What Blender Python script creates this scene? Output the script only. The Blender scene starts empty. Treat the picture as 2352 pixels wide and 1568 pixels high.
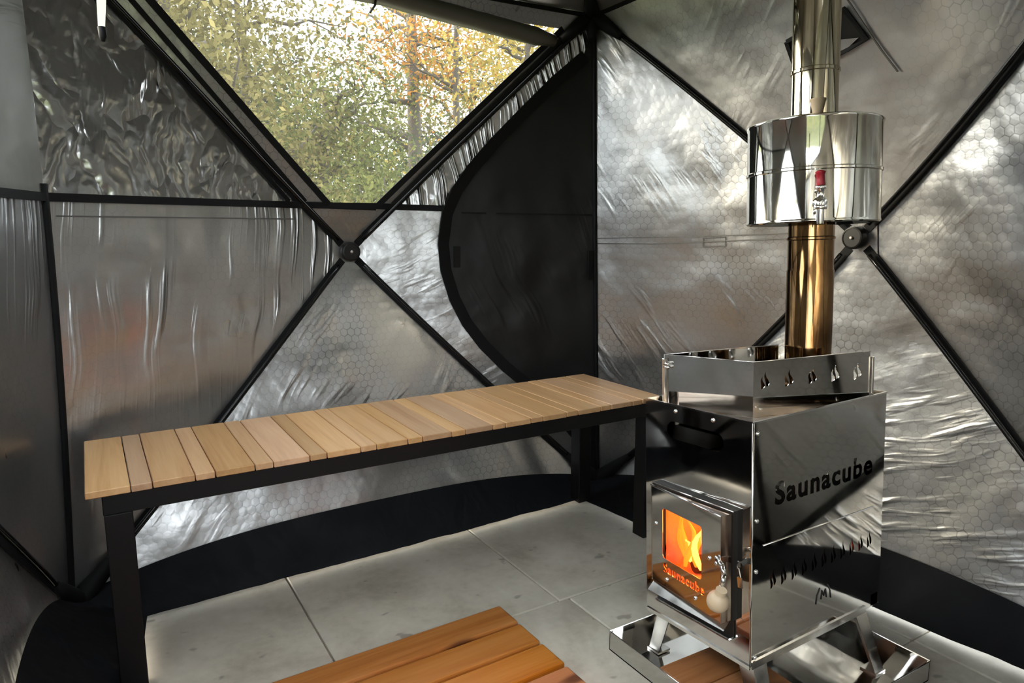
import bpy, bmesh, math, random
import numpy as np
from mathutils import Vector, Matrix, noise
from mathutils.geometry import delaunay_2d_cdt

# ------------------------------------------------------------------ camera, world, exposure
scene = bpy.context.scene
C = scene.collection
W, H, FPX = 2352, 1568, 1600.0
YAW, PITCH, ROLL, EYE = math.radians(31.36), math.radians(9.12), math.radians(-0.1), 1.0105
fw = np.array([math.sin(YAW)*math.cos(PITCH), math.cos(YAW)*math.cos(PITCH), -math.sin(PITCH)])
r0 = np.array([math.cos(YAW), -math.sin(YAW), 0.0])
u0 = np.cross(r0, fw)
cr = r0*math.cos(ROLL) + u0*math.sin(ROLL)
cu = -r0*math.sin(ROLL) + u0*math.cos(ROLL)
cam_d = bpy.data.cameras.new('camera')
cam = bpy.data.objects.new('camera', cam_d)
C.objects.link(cam)
cam_d.sensor_width = 36.0
cam_d.lens = 36.0*FPX/W
cam_d.clip_start = 0.02
cam.matrix_world = Matrix(((cr[0], cu[0], -fw[0], 0), (cr[1], cu[1], -fw[1], 0), (cr[2], cu[2], -fw[2], EYE), (0, 0, 0, 1)))
scene.camera = cam

world = bpy.data.worlds.new('overcast_sky')
scene.world = world
world.use_nodes = True
wn = world.node_tree.nodes
wn['Background'].inputs[0].default_value = (0.90, 0.96, 1.0, 1)
wn['Background'].inputs[1].default_value = 1.0

# hazy low autumn sun in the open sky behind the tent's left rear corner
sun_d = bpy.data.lights.new('hazy_sun_offscreen', 'SUN')
sun_d.energy = 1.35; sun_d.angle = math.radians(36); sun_d.color = (1.0, .86, .62)
sun = bpy.data.objects.new('hazy_sun_offscreen', sun_d); C.objects.link(sun)
SAZ, SEL = math.radians(-50), math.radians(20)
sun.rotation_euler = Vector((-math.sin(SAZ)*math.cos(SEL), -math.cos(SAZ)*math.cos(SEL), -math.sin(SEL))).to_track_quat('-Z', 'Y').to_euler()

scene.view_settings.view_transform = 'Standard'
scene.view_settings.look = 'None'
scene.view_settings.gamma = 1
scene.view_settings.use_curve_mapping = False
scene.view_settings.exposure = 3.05
scene.cycles.max_bounces = 8
scene.cycles.use_adaptive_sampling = True
scene.cycles.adaptive_threshold = .02
scene.cycles.glossy_bounces = 5
scene.cycles.diffuse_bounces = 4
scene.cycles.transparent_max_bounces = 12
scene.cycles.caustics_reflective = False
scene.cycles.caustics_refractive = False
scene.cycles.sample_clamp_indirect = 8.0
scene.cycles.use_denoising = True


# ------------------------------------------------------------------ helpers
rnd = random.Random(7)


def proj(P):
    P = np.asarray(P, float)-[0, 0, EYE]
    return np.array([W/2+FPX*(P@cr)/(P@fw), H/2-FPX*(P@cu)/(P@fw)])


def pxray(x, y):
    return fw+cr*(x-W/2)/FPX+cu*(H/2-y)/FPX


def at_z(x, y, z):
    d = pxray(x, y); return Vector(d*(z-EYE)/d[2]+[0, 0, EYE])


def tag(o, label=None, cat=None, group=None, kind=None):
    if label: o['label'] = label
    if cat: o['category'] = cat
    if group: o['group'] = group
    if kind: o['kind'] = kind
    return o


def empty(name, loc=(0, 0, 0), rot=(0, 0, 0), parent=None):
    o = bpy.data.objects.new(name, None)
    o.empty_display_size = 0.05
    C.objects.link(o)
    o.location = loc; o.rotation_euler = rot
    o.parent = parent
    return o


def link(name, me, mat, parent=None, smooth=False):
    if mat and not me.materials: me.materials.append(mat)
    if smooth:
        for p in me.polygons: p.use_smooth = True
    o = bpy.data.objects.new(name, me)
    C.objects.link(o)
    o.parent = parent
    return o


def obj(name, bm, mat, parent=None, smooth=False):
    me = bpy.data.meshes.new(name)
    bm.normal_update()
    bm.to_mesh(me); bm.free()
    return link(name, me, mat, parent, smooth)


def add_box(bm, lo, hi, bevel=0.0, M=None, segs=1):
    b = bmesh.new()
    bmesh.ops.create_cube(b, size=1)
    s = [hi[i]-lo[i] for i in range(3)]
    for v in b.verts:
        v.co = Vector([lo[i]+(v.co[i]+.5)*s[i] for i in range(3)])
    if bevel:
        bmesh.ops.bevel(b, geom=list(b.edges), offset=bevel, segments=segs, affect='EDGES', profile=.5)
    if M is not None: bmesh.ops.transform(b, matrix=M, verts=b.verts)
    merge(bm, b)


def merge(bm, b):
    me = bpy.data.meshes.new('tmp')
    b.to_mesh(me); b.free()
    bm.from_mesh(me)
    bpy.data.meshes.remove(me)


def box(name, lo, hi, mat, parent=None, bevel=0.0, M=None):
    bm = bmesh.new()
    add_box(bm, lo, hi, bevel, M)
    return obj(name, bm, mat, parent)


def add_tube(bm, pts, rad, n=10, caps=True):
    pts = [Vector(p) for p in pts]
    if not hasattr(rad, '__len__'): rad = [rad]*len(pts)
    rings = []
    up = None
    for i, p in enumerate(pts):
        t = (pts[min(i+1, len(pts)-1)]-pts[max(i-1, 0)]).normalized()
        if up is None:
            up = t.orthogonal().normalized()
        else:
            up = (up-t*up.dot(t))
            up = up.normalized() if up.length > 1e-6 else t.orthogonal().normalized()
        s = t.cross(up)
        rings.append([bm.verts.new(p+(up*math.cos(2*math.pi*k/n)+s*math.sin(2*math.pi*k/n))*rad[i]) for k in range(n)])
    for a, b in zip(rings, rings[1:]):
        for k in range(n):
            f = bm.faces.new((a[k], a[(k+1) % n], b[(k+1) % n], b[k])); f.smooth = True
    if caps:
        bm.faces.new(list(reversed(rings[0]))); bm.faces.new(rings[-1])


def tube(name, pts, rad, mat, parent=None, n=10):
    bm = bmesh.new()
    add_tube(bm, pts, rad, n)
    return obj(name, bm, mat, parent)


def add_lathe(bm, prof, n=48, M=None, close=True):
    """profile [(r, z)...] spun about z"""
    rings = []
    for r, z in prof:
        if r < 1e-6:
            rings.append([bm.verts.new((0, 0, z))])
        else:
            rings.append([bm.verts.new((r*math.cos(2*math.pi*k/n), r*math.sin(2*math.pi*k/n), z)) for k in range(n)])
    new = [v for r in rings for v in r]
    for a, b in zip(rings, rings[1:]):
        for k in range(n):
            k2 = (k+1) % n
            if len(a) == 1 and len(b) == 1: continue
            if len(a) == 1: f = bm.faces.new((a[0], b[k2], b[k]))
            elif len(b) == 1: f = bm.faces.new((a[k], a[k2], b[0]))
            else: f = bm.faces.new((a[k], a[k2], b[k2], b[k]))
            f.smooth = True
    if M is not None: bmesh.ops.transform(bm, matrix=M, verts=new)


def lathe(name, prof, mat, parent=None, n=48, M=None, autosmooth=True):
    bm = bmesh.new()
    add_lathe(bm, prof, n, M)
    bmesh.ops.recalc_face_normals(bm, faces=bm.faces)
    if autosmooth:
        for e in bm.edges:
            if len(e.link_faces) == 2 and e.calc_face_angle(0) > math.radians(35): e.smooth = False
    return obj(name, bm, mat, parent)


# ------------------------------------------------------------------ materials
class NT:
    def __init__(self, name):
        self.m = bpy.data.materials.new(name)
        self.m.use_nodes = True
        self.t = self.m.node_tree
        self.b = self.t.nodes['Principled BSDF']

    def n(self, typ, **kw):
        nd = self.t.nodes.new(typ)
        for k, v in kw.items(): setattr(nd, k, v)
        return nd

    def l(self, a, b):
        self.t.links.new(a, b)

    def val(self, sock, v):
        if hasattr(v, 'is_output') or isinstance(v, bpy.types.NodeSocket): self.l(v, sock)
        else: sock.default_value = v

    def math(self, op, a, b=0.0, c=None):
        nd = self.n('ShaderNodeMath', operation=op)
        self.val(nd.inputs[0], a); self.val(nd.inputs[1], b)
        if c is not None: self.val(nd.inputs[2], c)
        return nd.outputs[0]

    def vmath(self, op, a, b=(0, 0, 0)):
        nd = self.n('ShaderNodeVectorMath', operation=op)
        self.val(nd.inputs[0], a)
        self.val(nd.inputs[1], b)
        return nd.outputs['Value' if op in ('DOT_PRODUCT', 'LENGTH') else 'Vector']

    def noise(self, vec, scale, detail=3.0, rough=.5, dist=0.0):
        nd = self.n('ShaderNodeTexNoise')
        self.l(vec, nd.inputs['Vector'])
        nd.inputs['Scale'].default_value = scale
        nd.inputs['Detail'].default_value = detail
        nd.inputs['Roughness'].default_value = rough
        nd.inputs['Distortion'].default_value = dist
        return nd.outputs[0], nd.outputs[1]

    def mapping(self, vec, rot=(0, 0, 0), scale=(1, 1, 1), loc=(0, 0, 0)):
        nd = self.n('ShaderNodeMapping')
        self.l(vec, nd.inputs[0])
        nd.inputs['Rotation'].default_value = rot
        nd.inputs['Scale'].default_value = scale
        nd.inputs['Location'].default_value = loc
        return nd.outputs[0]

    def ramp(self, fac, stops):
        nd = self.n('ShaderNodeValToRGB')
        e = nd.color_ramp.elements
        while len(e) < len(stops): e.new(.5)
        for i, (p, c) in enumerate(stops):
            e[i].position = p
            e[i].color = (*c, 1) if len(c) == 3 else c
        self.l(fac, nd.inputs[0])
        return nd.outputs[0]

    def maprange(self, v, a, b, c=0.0, d=1.0, smooth=False):
        nd = self.n('ShaderNodeMapRange')
        if smooth: nd.interpolation_type = 'SMOOTHSTEP'
        self.l(v, nd.inputs[0])
        for i, x in enumerate((a, b, c, d)): nd.inputs[i+1].default_value = x
        return nd.outputs[0]

    def bump(self, height, strength, dist, normal=None):
        nd = self.n('ShaderNodeBump')
        nd.inputs['Strength'].default_value = strength
        nd.inputs['Distance'].default_value = dist
        self.l(height, nd.inputs['Height'])
        if normal is not None: self.l(normal, nd.inputs['Normal'])
        return nd.outputs[0]

    def mixc(self, fac, a, b):
        nd = self.n('ShaderNodeMix', data_type='RGBA')
        self.val(nd.inputs[0], fac)
        self.val(nd.inputs[6], a); self.val(nd.inputs[7], b)
        return nd.outputs[2]


def plain(name, col, rough=.5, metal=0.0, spec=None, bump=None):
    t = NT(name)
    t.b.inputs['Base Color'].default_value = (*col, 1)
    t.b.inputs['Roughness'].default_value = rough
    t.b.inputs['Metallic'].default_value = metal
    if spec is not None: t.b.inputs['Specular IOR Level'].default_value = spec
    if bump:
        co = t.n('ShaderNodeTexCoord').outputs['Object']
        nz, _ = t.noise(co, bump[0], 3)
        t.l(t.bump(nz, bump[1], bump[2]), t.b.inputs['Normal'])
    return t.m


def fabric(name, base=.42, metal=.92, rough=.32, rot=0.0, stretch=(26, 2.2), fold=.5, crinkle=0.0, hexa=1.0, tint=(1, 1, 1), seed=0.0, fine=.2, soft=.35, gate=(.48, .68), vgate=None):
    """aluminised tent lining: hexagon quilting, tension folds along one direction, crinkles"""
    t = NT(name)
    uv = t.n('ShaderNodeTexCoord').outputs['UV']
    col = (base*tint[0], base*tint[1], base*tint[2], 1)
    # slack in the cloth
    ns, _ = t.noise(t.mapping(uv, loc=(seed, seed*2.3, 0)), 4.0, 3, .45)
    nrm = t.bump(ns, soft, .05)
    # quilting
    if hexa > 0:
        _, nc = t.noise(uv, 22, 2)
        jit = t.vmath('MULTIPLY', t.vmath('SUBTRACT', nc, (.5, .5, .5)), (.010, .010, 0))
        S_ = .0255
        p = t.vmath('ADD', t.vmath('MULTIPLY', t.vmath('ADD', uv, jit), (1/S_, 1/S_, 0)), (200+seed, 346.41+seed, 0))
        R, Hh = (1, 1.7320508, 1), (.5, .8660254, .5)
        a = t.vmath('SUBTRACT', t.vmath('MODULO', p, R), Hh)
        b = t.vmath('SUBTRACT', t.vmath('MODULO', t.vmath('SUBTRACT', p, Hh), R), Hh)
        z0 = t.vmath('MULTIPLY', a, (1, 1, 0)); z1 = t.vmath('MULTIPLY', b, (1, 1, 0))
        la, lb = t.vmath('LENGTH', z0), t.vmath('LENGTH', z1)
        sel = t.math('LESS_THAN', lb, la)
        mx = t.n('ShaderNodeMix', data_type='VECTOR')
        t.l(sel, mx.inputs[0]); t.l(z0, mx.inputs[4]); t.l(z1, mx.inputs[5])
        g = t.vmath('ABSOLUTE', mx.outputs[1])
        hd = t.math('MAXIMUM', t.vmath('DOT_PRODUCT', g, (.5, .8660254, 0)), t.vmath('DOT_PRODUCT', g, (1, 0, 0)))
        line = t.maprange(hd, .42, .5, smooth=True)
        vis, _ = t.noise(uv, 2.6, 2)
        vis = t.maprange(vis, .40, .62)
        vis2, _ = t.noise(uv, 28, 2)
        vis2 = t.maprange(vis2, .35, .65, .4, 1.0)
        lf = t.math('MULTIPLY', t.math('MULTIPLY', line, vis2), t.math('MULTIPLY_ADD', vis, .50*hexa, .16*hexa))
        c = t.mixc(lf, col, tuple(x*.2 for x in col[:3])+(1,))
        t.l(c, t.b.inputs['Base Color'])
        nrm = t.bump(t.math('SUBTRACT', 1.0, t.math('POWER', hd, 2.0)), .07*hexa, .006, nrm)
    else:
        t.b.inputs['Base Color'].default_value = col
    # tension folds, gathered in some places only
    if fold > 0:
        _, wc = t.noise(uv, 1.6, 2)
        wv = t.vmath('ADD', uv, t.vmath('MULTIPLY', t.vmath('SUBTRACT', wc, (.5, .5, .5)), (.16, .16, 0)))
        m = t.mapping(t.mapping(wv, rot=(0, 0, rot)), scale=(stretch[0], stretch[1], 1), loc=(seed, seed*1.7, 0))
        n1, _ = t.noise(m, 1.0, 2.5, .5, .2)
        msk, _ = t.noise(t.mapping(uv, loc=(seed*3.3, seed, 0)), 2.4, 2)
        msk = t.maprange(msk, gate[0], gate[1], .04, 1.0, True)
        if vgate:
            sx_ = t.n('ShaderNodeSeparateXYZ'); t.l(uv, sx_.inputs[0])
            vg = t.maprange(sx_.outputs[1], vgate[0], vgate[1], .12, 1.0, True)
            msk = t.math('MULTIPLY', msk, vg)
        hgt_ = t.math('MULTIPLY', t.math('SMOOTH_MAX', t.math('MULTIPLY_ADD', n1, 2.0, -1.0), 0.0, .15), msk)
        nrm = t.bump(hgt_, fold, .035, nrm)
    if crinkle > 0:
        _, wc = t.noise(uv, 7, 3)
        wv = t.vmath('ADD', uv, t.vmath('MULTIPLY', t.vmath('SUBTRACT', wc, (.5, .5, .5)), (.10, .10, 0)))
        hs = None
        for sc_, am in ((4.5, 1.0), (10.0, .30)):
            nn, _ = t.noise(t.mapping(wv, scale=(1.5, .7, 1), loc=(seed+sc_, 0, 0)), sc_, 1.0, .4, 1.0)
            h_ = t.math('MULTIPLY', t.math('ABSOLUTE', t.math('MULTIPLY_ADD', nn, 2.0, -1.0)), am)
            hs = h_ if hs is None else t.math('ADD', hs, h_)
        nrm = t.bump(hs, crinkle, .045, nrm)
    nf, _ = t.noise(uv, 90, 3)
    nrm = t.bump(nf, fine, .0012, nrm)
    t.l(nrm, t.b.inputs['Normal'])
    t.b.inputs['Metallic'].default_value = metal
    if metal < .2: t.b.inputs['Specular IOR Level'].default_value = .2
    rn, _ = t.noise(uv, 5, 3)
    t.l(t.maprange(rn, .3, .7, rough*.85, rough*1.15), t.b.inputs['Roughness'])
    return t.m


def wood(name, c1, c2, c3, axis='Y', scale=1.0, rough=.45, knots=False, dark=.5):
    """planks: grain along one object axis, tint varies by object"""
    t = NT(name)
    co = t.n('ShaderNodeTexCoord').outputs['Object']
    oi = t.n('ShaderNodeObjectInfo').outputs['Random']
    off = t.n('ShaderNodeCombineXYZ')
    t.l(t.math('MULTIPLY', oi, 13.0), off.inputs[0]); t.l(t.math('MULTIPLY', oi, 7.0), off.inputs[1]); t.l(t.math('MULTIPLY', oi, 29.0), off.inputs[2])
    v = t.vmath('ADD', co, off.outputs[0])
    s = {'X': (1.4, 22, 22), 'Y': (22, 1.4, 22)}[axis]
    m = t.mapping(v, scale=tuple(k*scale for k in s))
    n1, _ = t.noise(m, 1.0, 5, .6, 1.2)
    s2 = {'X': (6, 160, 160), 'Y': (160, 6, 160)}[axis]
    m2 = t.mapping(v, scale=s2)
    n2, _ = t.noise(m2, 1.0, 3, .6)
    base = t.ramp(t.math('MULTIPLY_ADD', n2, .25, t.math('MULTIPLY', n1, .8)), [(.25, c3), (.5, c1), (.75, c2)])
    hue = t.n('ShaderNodeHueSaturation')
    t.l(base, hue.inputs['Color'])
    t.l(t.maprange(oi, 0, 1, .78, 1.12), hue.inputs['Value'])
    wn_ = t.n('ShaderNodeTexWhiteNoise', noise_dimensions='1D')
    t.l(oi, wn_.inputs['W'])
    t.l(t.maprange(wn_.outputs[0], 0, 1, .95, 1.15), hue.inputs['Saturation'])
    t.l(t.maprange(wn_.outputs[0], 0, 1, .496, .503), hue.inputs['Hue'])
    colr = hue.outputs[0]
    if knots:
        km = t.mapping(v, scale={'X': (3.2, 9, 9), 'Y': (9, 3.2, 9)}[axis])
        vo = t.n('ShaderNodeTexVoronoi')
        t.l(km, vo.inputs['Vector']); vo.inputs['Scale'].default_value = 1.0
        k = t.maprange(vo.outputs['Distance'], .06, .2, 1, 0, True)
        sp = t.math('GREATER_THAN', t.n('ShaderNodeSeparateColor').outputs[0], .5)
        sc_ = t.t.nodes[-1]
        t.l(vo.outputs['Color'], [n for n in t.t.nodes if n.bl_idname == 'ShaderNodeSeparateColor'][-1].inputs[0])
        colr = t.mixc(t.math('MULTIPLY', t.math('MULTIPLY', k, sp), dark), colr, (c3[0]*.35, c3[1]*.3, c3[2]*.3, 1))
    t.l(colr, t.b.inputs['Base Color'])
    t.l(t.bump(n2, .12, .001), t.b.inputs['Normal'])
    t.b.inputs['Roughness'].default_value = rough
    return t.m


def steel(name, col=(.78, .77, .75), rough=.07, wav=.25, wscale=3.0, heat=None):
    t = NT(name)
    co = t.n('ShaderNodeTexCoord').outputs['Object']
    n1, _ = t.noise(co, wscale, 2)
    t.l(t.bump(n1, wav, .01), t.b.inputs['Normal'])
    n2, _ = t.noise(co, 18, 4)
    t.l(t.maprange(n2, .3, .75, rough*.7, rough*1.7), t.b.inputs['Roughness'])
    t.b.inputs['Metallic'].default_value = 1
    if heat:
        n3, _ = t.noise(co, 9, 3)
        t.l(t.ramp(n3, [(.3, heat[0]), (.55, heat[1]), (.75, heat[2])]), t.b.inputs['Base Color'])
    else:
        t.b.inputs['Base Color'].default_value = (*col, 1)
    return t.m


def emit(name, col, strength):
    t = NT(name)
    t.b.inputs['Base Color'].default_value = (*col, 1)
    t.b.inputs['Emission Color'].default_value = (*col, 1)
    t.b.inputs['Emission Strength'].default_value = strength
    return t.m


M = {}
M['quilt_a'] = fabric('quilted_lining_plain', rot=math.radians(40), stretch=(26, 4), fold=.25, seed=1)
M['quilt_b'] = fabric('quilted_lining_upright_folds', rot=math.radians(4), stretch=(42, 1.6), fold=.5, seed=3, hexa=.3, gate=(.40, .58), vgate=(.60, 1.0))
M['quilt_c'] = fabric('quilted_lining_slanted_folds', rot=math.radians(-35), stretch=(26, 4), fold=.3, seed=5)
M['quilt_e'] = fabric('quilted_lining_low_creases', rot=math.radians(66), stretch=(30, 4.5), fold=.5, seed=19, gate=(.40, .60), vgate=(.66, .30))
M['quilt_d'] = fabric('quilted_lining_level_folds', rot=math.radians(74), stretch=(34, 3.5), fold=.45, seed=8, gate=(.42, .62))
M['quilt_up'] = fabric('quilted_lining_overhead', rot=math.radians(50), stretch=(20, 3), fold=.2, seed=11, rough=.42, hexa=.6)
M['foil'] = fabric('crinkled_foil_lining', base=.42, rough=.20, rot=math.radians(6), stretch=(26, 1.6), fold=.4, crinkle=.42, hexa=0, seed=2, soft=.3)
M['foil_b'] = fabric('pleated_foil_lining', base=.5, rough=.24, rot=math.radians(-14), stretch=(44, 1.2), fold=.8, crinkle=.12, hexa=0, seed=4, gate=(.3, .5))
M['roof'] = fabric('roof_lining', rough=.42, rot=.4, stretch=(14, 3), fold=.15, hexa=.4, seed=6)
M['black_cloth'] = fabric('black_door_cloth', base=.013, metal=.0, rough=.45, rot=math.radians(-20), stretch=(22, 2), fold=.3, hexa=0, seed=9, gate=(.5, .66))
M['navy'] = fabric('navy_skirt_cloth', base=.0042, metal=0, rough=.7, rot=.6, stretch=(12, 5), fold=.35, crinkle=.12, hexa=0, seed=12, tint=(.8, .95, 1.4))
M['tape'] = plain('black_webbing', (.004, .004, .0045), .7, spec=.2)
M['tape_soft'] = plain('grey_webbing', (.10, .095, .09), .55)
M['rod'] = plain('black_fibreglass_rod', (.004, .004, .0045), .2, spec=.35)
M['hub'] = plain('black_hub_plastic', (.009, .008, .0075), .4, spec=.3)
M['pin'] = plain('hub_pin', (.45, .40, .37), .35, .6)
M['blackmetal'] = plain('black_powder_coat', (.005, .0048, .005), .5, spec=.25, bump=(300, .05, .0005))
M['roll'] = fabric('rolled_cover_cloth', base=.16, metal=.3, rough=.5, rot=math.radians(80), stretch=(40, 4), fold=.5, hexa=0, seed=14, tint=(1, .98, .86))
M['slat'] = wood('oiled_acacia', (.60, .36, .19), (.70, .46, .26), (.43, .235, .115), 'Y', 1.0, .42)
M['plank'] = wood('orange_stained_pine', (.47, .195, .068), (.56, .265, .105), (.30, .10, .03), 'X', 1.0, .42, knots=True, dark=.9)
M['block'] = wood('stained_pine_board', (.42, .17, .055), (.52, .24, .09), (.26, .09, .03), 'X', 1.2, .5, knots=True, dark=.6)
M['steel'] = steel('mirror_steel', (.68, .67, .65), .045, .10, 2.2)
M['steel_tank'] = steel('tank_steel', (.64, .62, .56), .055, .10, 5)
M['steel_pipe'] = steel('pipe_steel', (.56, .50, .37), .06, .06, 6)
M['steel_hot'] = steel('heat_tinted_pipe', (.6, .4, .2), .07, .12, 6, heat=((.16, .085, .04), (.30, .175, .075), (.22, .145, .10)))
M['steel_top'] = steel('heat_tinted_top', (.6, .5, .45), .12, .3, 7, heat=((.45, .30, .24), (.62, .52, .44), (.36, .22, .16)))
M['steel_tray'] = steel('tray_steel', (.62, .61, .59), .06, .35, 5)
M['steel_satin'] = steel('satin_steel', (.70, .69, .67), .16, .15, 4)
M['steel_dark'] = plain('dark_steel', (.035, .032, .03), .45, .6)  # dark metal for inner casing, door frame, door back and drawer front
M['chrome'] = plain('chrome', (.85, .85, .84), .08, 1.0)
M['red'] = plain('red_plastic', (.42, .012, .03), .35)
M['cork'] = plain('turned_wood', (.70, .54, .36), .5)
M['knob'] = plain('pale_wood', (.72, .55, .36), .45)
M['firebrick'] = plain('firebox_lining', (.70, .40, .22), .9, bump=(40, .5, .01))
M['log'] = plain('charred_log', (.05, .022, .012), .9, bump=(60, .6, .01))
M['flame'] = emit('flame', (1.0, .24, .015), .22)
M['flame_hot'] = emit('flame_core', (1.0, .50, .09), .42)
M['ember'] = emit('ember', (1.0, .09, .01), .16)
M['etch'] = plain('etched_mark', (.05, .05, .05), .5, .4)
t = NT('concrete_paver')
co = t.n('ShaderNodeTexCoord').outputs['Object']
oi = t.n('ShaderNodeObjectInfo').outputs['Random']
off = t.n('ShaderNodeCombineXYZ'); t.l(t.math('MULTIPLY', oi, 17.0), off.inputs[0]); t.l(t.math('MULTIPLY', oi, 5.0), off.inputs[1])
v = t.vmath('ADD', co, off.outputs[0])
n1, _ = t.noise(v, 4.0, 5, .6, .4)
n2, _ = t.noise(v, 40, 4, .6)
n3, _ = t.noise(t.mapping(v, scale=(1, 1.4, 1)), 13, 2, .5)
sp = t.maprange(n3, .66, .74, 0, 1, True)
c0 = t.ramp(t.math('MULTIPLY_ADD', n2, .22, t.math('MULTIPLY', n1, .8)), [(.30, (.40, .355, .28)), (.5, (.60, .552, .455)), (.70, (.72, .67, .57))])
t.l(t.mixc(t.math('MULTIPLY', sp, .5), c0, (.12, .09, .07, 1)), t.b.inputs['Base Color'])
t.l(t.bump(n2, .1, .002), t.b.inputs['Normal'])
t.b.inputs['Roughness'].default_value = .72
M['paver'] = t.m
M['joint'] = plain('joint_sand', (.22, .205, .18), .9)

t = NT('grass_ground')
co = t.n('ShaderNodeTexCoord').outputs['Object']
n1, _ = t.noise(co, 2.2, 5, .6)
t.l(t.ramp(n1, [(.3, (.03, .045, .012)), (.55, (.07, .08, .02)), (.8, (.12, .09, .03))]), t.b.inputs['Base Color'])
t.b.inputs['Roughness'].default_value = .9
M['ground'] = t.m
M['bark'] = plain('bark', (.055, .045, .036), .9, bump=(25, .6, .02))


def clear_film(name, gloss=.06, tint=(1, 1, 1), haze=0):
    m = bpy.data.materials.new(name); m.use_nodes = True
    nt = m.node_tree; nt.nodes.clear()
    o = nt.nodes.new('ShaderNodeOutputMaterial')
    tr = nt.nodes.new('ShaderNodeBsdfTransparent'); tr.inputs[0].default_value = (*tint, 1)
    gl = nt.nodes.new('ShaderNodeBsdfGlossy'); gl.inputs['Roughness'].default_value = .08
    mx = nt.nodes.new('ShaderNodeMixShader'); mx.inputs[0].default_value = gloss
    nt.links.new(tr.outputs[0], mx.inputs[1]); nt.links.new(gl.outputs[0], mx.inputs[2])
    if haze:
        tl = nt.nodes.new('ShaderNodeBsdfTranslucent'); tl.inputs[0].default_value = (.95, .95, .88, 1)
        m2 = nt.nodes.new('ShaderNodeMixShader'); m2.inputs[0].default_value = haze
        nt.links.new(mx.outputs[0], m2.inputs[1]); nt.links.new(tl.outputs[0], m2.inputs[2]); nt.links.new(m2.outputs[0], o.inputs[0])
    else: nt.links.new(mx.outputs[0], o.inputs[0])
    return m


M['film'] = clear_film('clear_vinyl', .04, (.97, .98, .96), .012)
M['glass'] = clear_film('stove_glass', .05, (1.0, .92, .86))


def leafmat(name, cols):
    m = bpy.data.materials.new(name); m.use_nodes = True
    t = NT.__new__(NT); t.m = m; t.t = m.node_tree
    t.t.nodes.clear()
    o = t.n('ShaderNodeOutputMaterial')
    geo = t.n('ShaderNodeNewGeometry')
    n1, _ = t.noise(geo.outputs['Position'], 2.3, 2)
    wnz = t.math('MULTIPLY_ADD', geo.outputs['Random Per Island'], .5, t.math('MULTIPLY', n1, .6))
    c = t.ramp(wnz, [(.2, cols[0]), (.5, cols[1]), (.8, cols[2])])
    d = t.n('ShaderNodeBsdfDiffuse'); tl = t.n('ShaderNodeBsdfTranslucent'); mx = t.n('ShaderNodeMixShader')
    t.l(c, d.inputs[0]); t.l(c, tl.inputs[0]); mx.inputs[0].default_value = .45
    t.l(d.outputs[0], mx.inputs[1]); t.l(tl.outputs[0], mx.inputs[2]); t.l(mx.outputs[0], o.inputs[0])
    return m


M['leaf_olive'] = leafmat('olive_leaves', ((.05, .045, .018), (.115, .102, .042), (.21, .18, .08)))
M['leaf_green'] = leafmat('green_leaves', ((.036, .044, .016), (.085, .098, .034), (.16, .165, .058)))
M['leaf_dark'] = leafmat('dark_green_leaves', ((.024, .032, .018), (.05, .066, .035), (.095, .108, .055)))
M['leaf_orange'] = leafmat('orange_leaves', ((.17, .065, .016), (.28, .125, .03), (.34, .20, .05)))
M['leaf_yellow'] = leafmat('yellow_leaves', ((.13, .10, .025), (.24, .185, .045), (.34, .26, .07)))


# ------------------------------------------------------------------ tent walls: square pyramids bulging outward at a hub
class Wall:
    def __init__(s, p00, p10, p01, p11, n, B, vh, eb, et, p=1.15, c=.02):
        s.q = [np.array(k, float) for k in (p00, p10, p01, p11)]
        s.n = np.array(n, float); s.B = B; s.vh = vh; s.eb = eb; s.et = et; s.p = p; s.c = c
        d = s.q[1]-s.q[0]; s.w = np.linalg.norm(d); s.d = d/s.w

    def __call__(s, u, v, off=0.0):
        q = s.q
        P = q[0]*(1-u)*(1-v)+q[1]*u*(1-v)+q[2]*(1-u)*v+q[3]*u*v
        a = 2*u-1
        b = (v-s.vh)/(s.vh if v < s.vh else 1-s.vh)
        m = max(abs(a), abs(b), 1e-6)
        D = s.B*(1-m**s.p)
        if abs(b) >= abs(a): D += (s.eb if b < 0 else s.et)*(1-(a/m)**2)*m**2
        w = s.c*math.sin(math.pi*min(max(v, 0), 1))
        return Vector(P+s.n*(D-w*a*a-off)-s.d*(a*w))

    def pix(s, x, y, g=(.5, .5)):
        u = np.array(g, float)
        f = lambda t: proj(s(*t))-np.array([x, y])
        for i in range(40):
            r = f(u)
            J = np.array([(f(u+np.eye(2)[k]*1e-4)-r)/1e-4 for k in range(2)]).T
            u = u+np.clip(np.linalg.lstsq(J, -r, rcond=None)[0], -.1, .1)
        return tuple(u)

    def crease(s, sx, sy, t):
        return (.5+sx*t/2, s.vh+(t*(1-s.vh) if sy > 0 else -t*s.vh))

    def hub(s): return (.5, s.vh)


WB = Wall((-.109, 2.12, 0), (1.70, 2.13, 0), (-.08, 2.13, 1.785), (1.66, 2.15, 1.785), (0, 1, 0), .272, .524, .015, .03, 1.15)
WR = Wall((1.70, 2.13, 0), (1.88, .30, 0), (1.66, 2.15, 1.785), (1.52, .36, 1.785), (1, 0, 0), .23, .552, .0, .03, 1.8)
WR.B += 1.950-WR(.5, .552)[0]
WL = Wall((-.109, .32, 0), (-.109, 2.12, 0), (-.08, .34, 1.785), (-.08, 2.13, 1.785), (-1, 0, 0), .26, .53, .015, .03, 1.2)
WF = Wall((1.88, .30, 0), (-.109, .32, 0), (1.52, .36, 1.785), (-.08, .34, 1.785), (0, -1, 0), .25, .53, .015, .03, 1.2)


def hem(u, k=.044): return k*(1-abs(2*u-1)**3)


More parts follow.
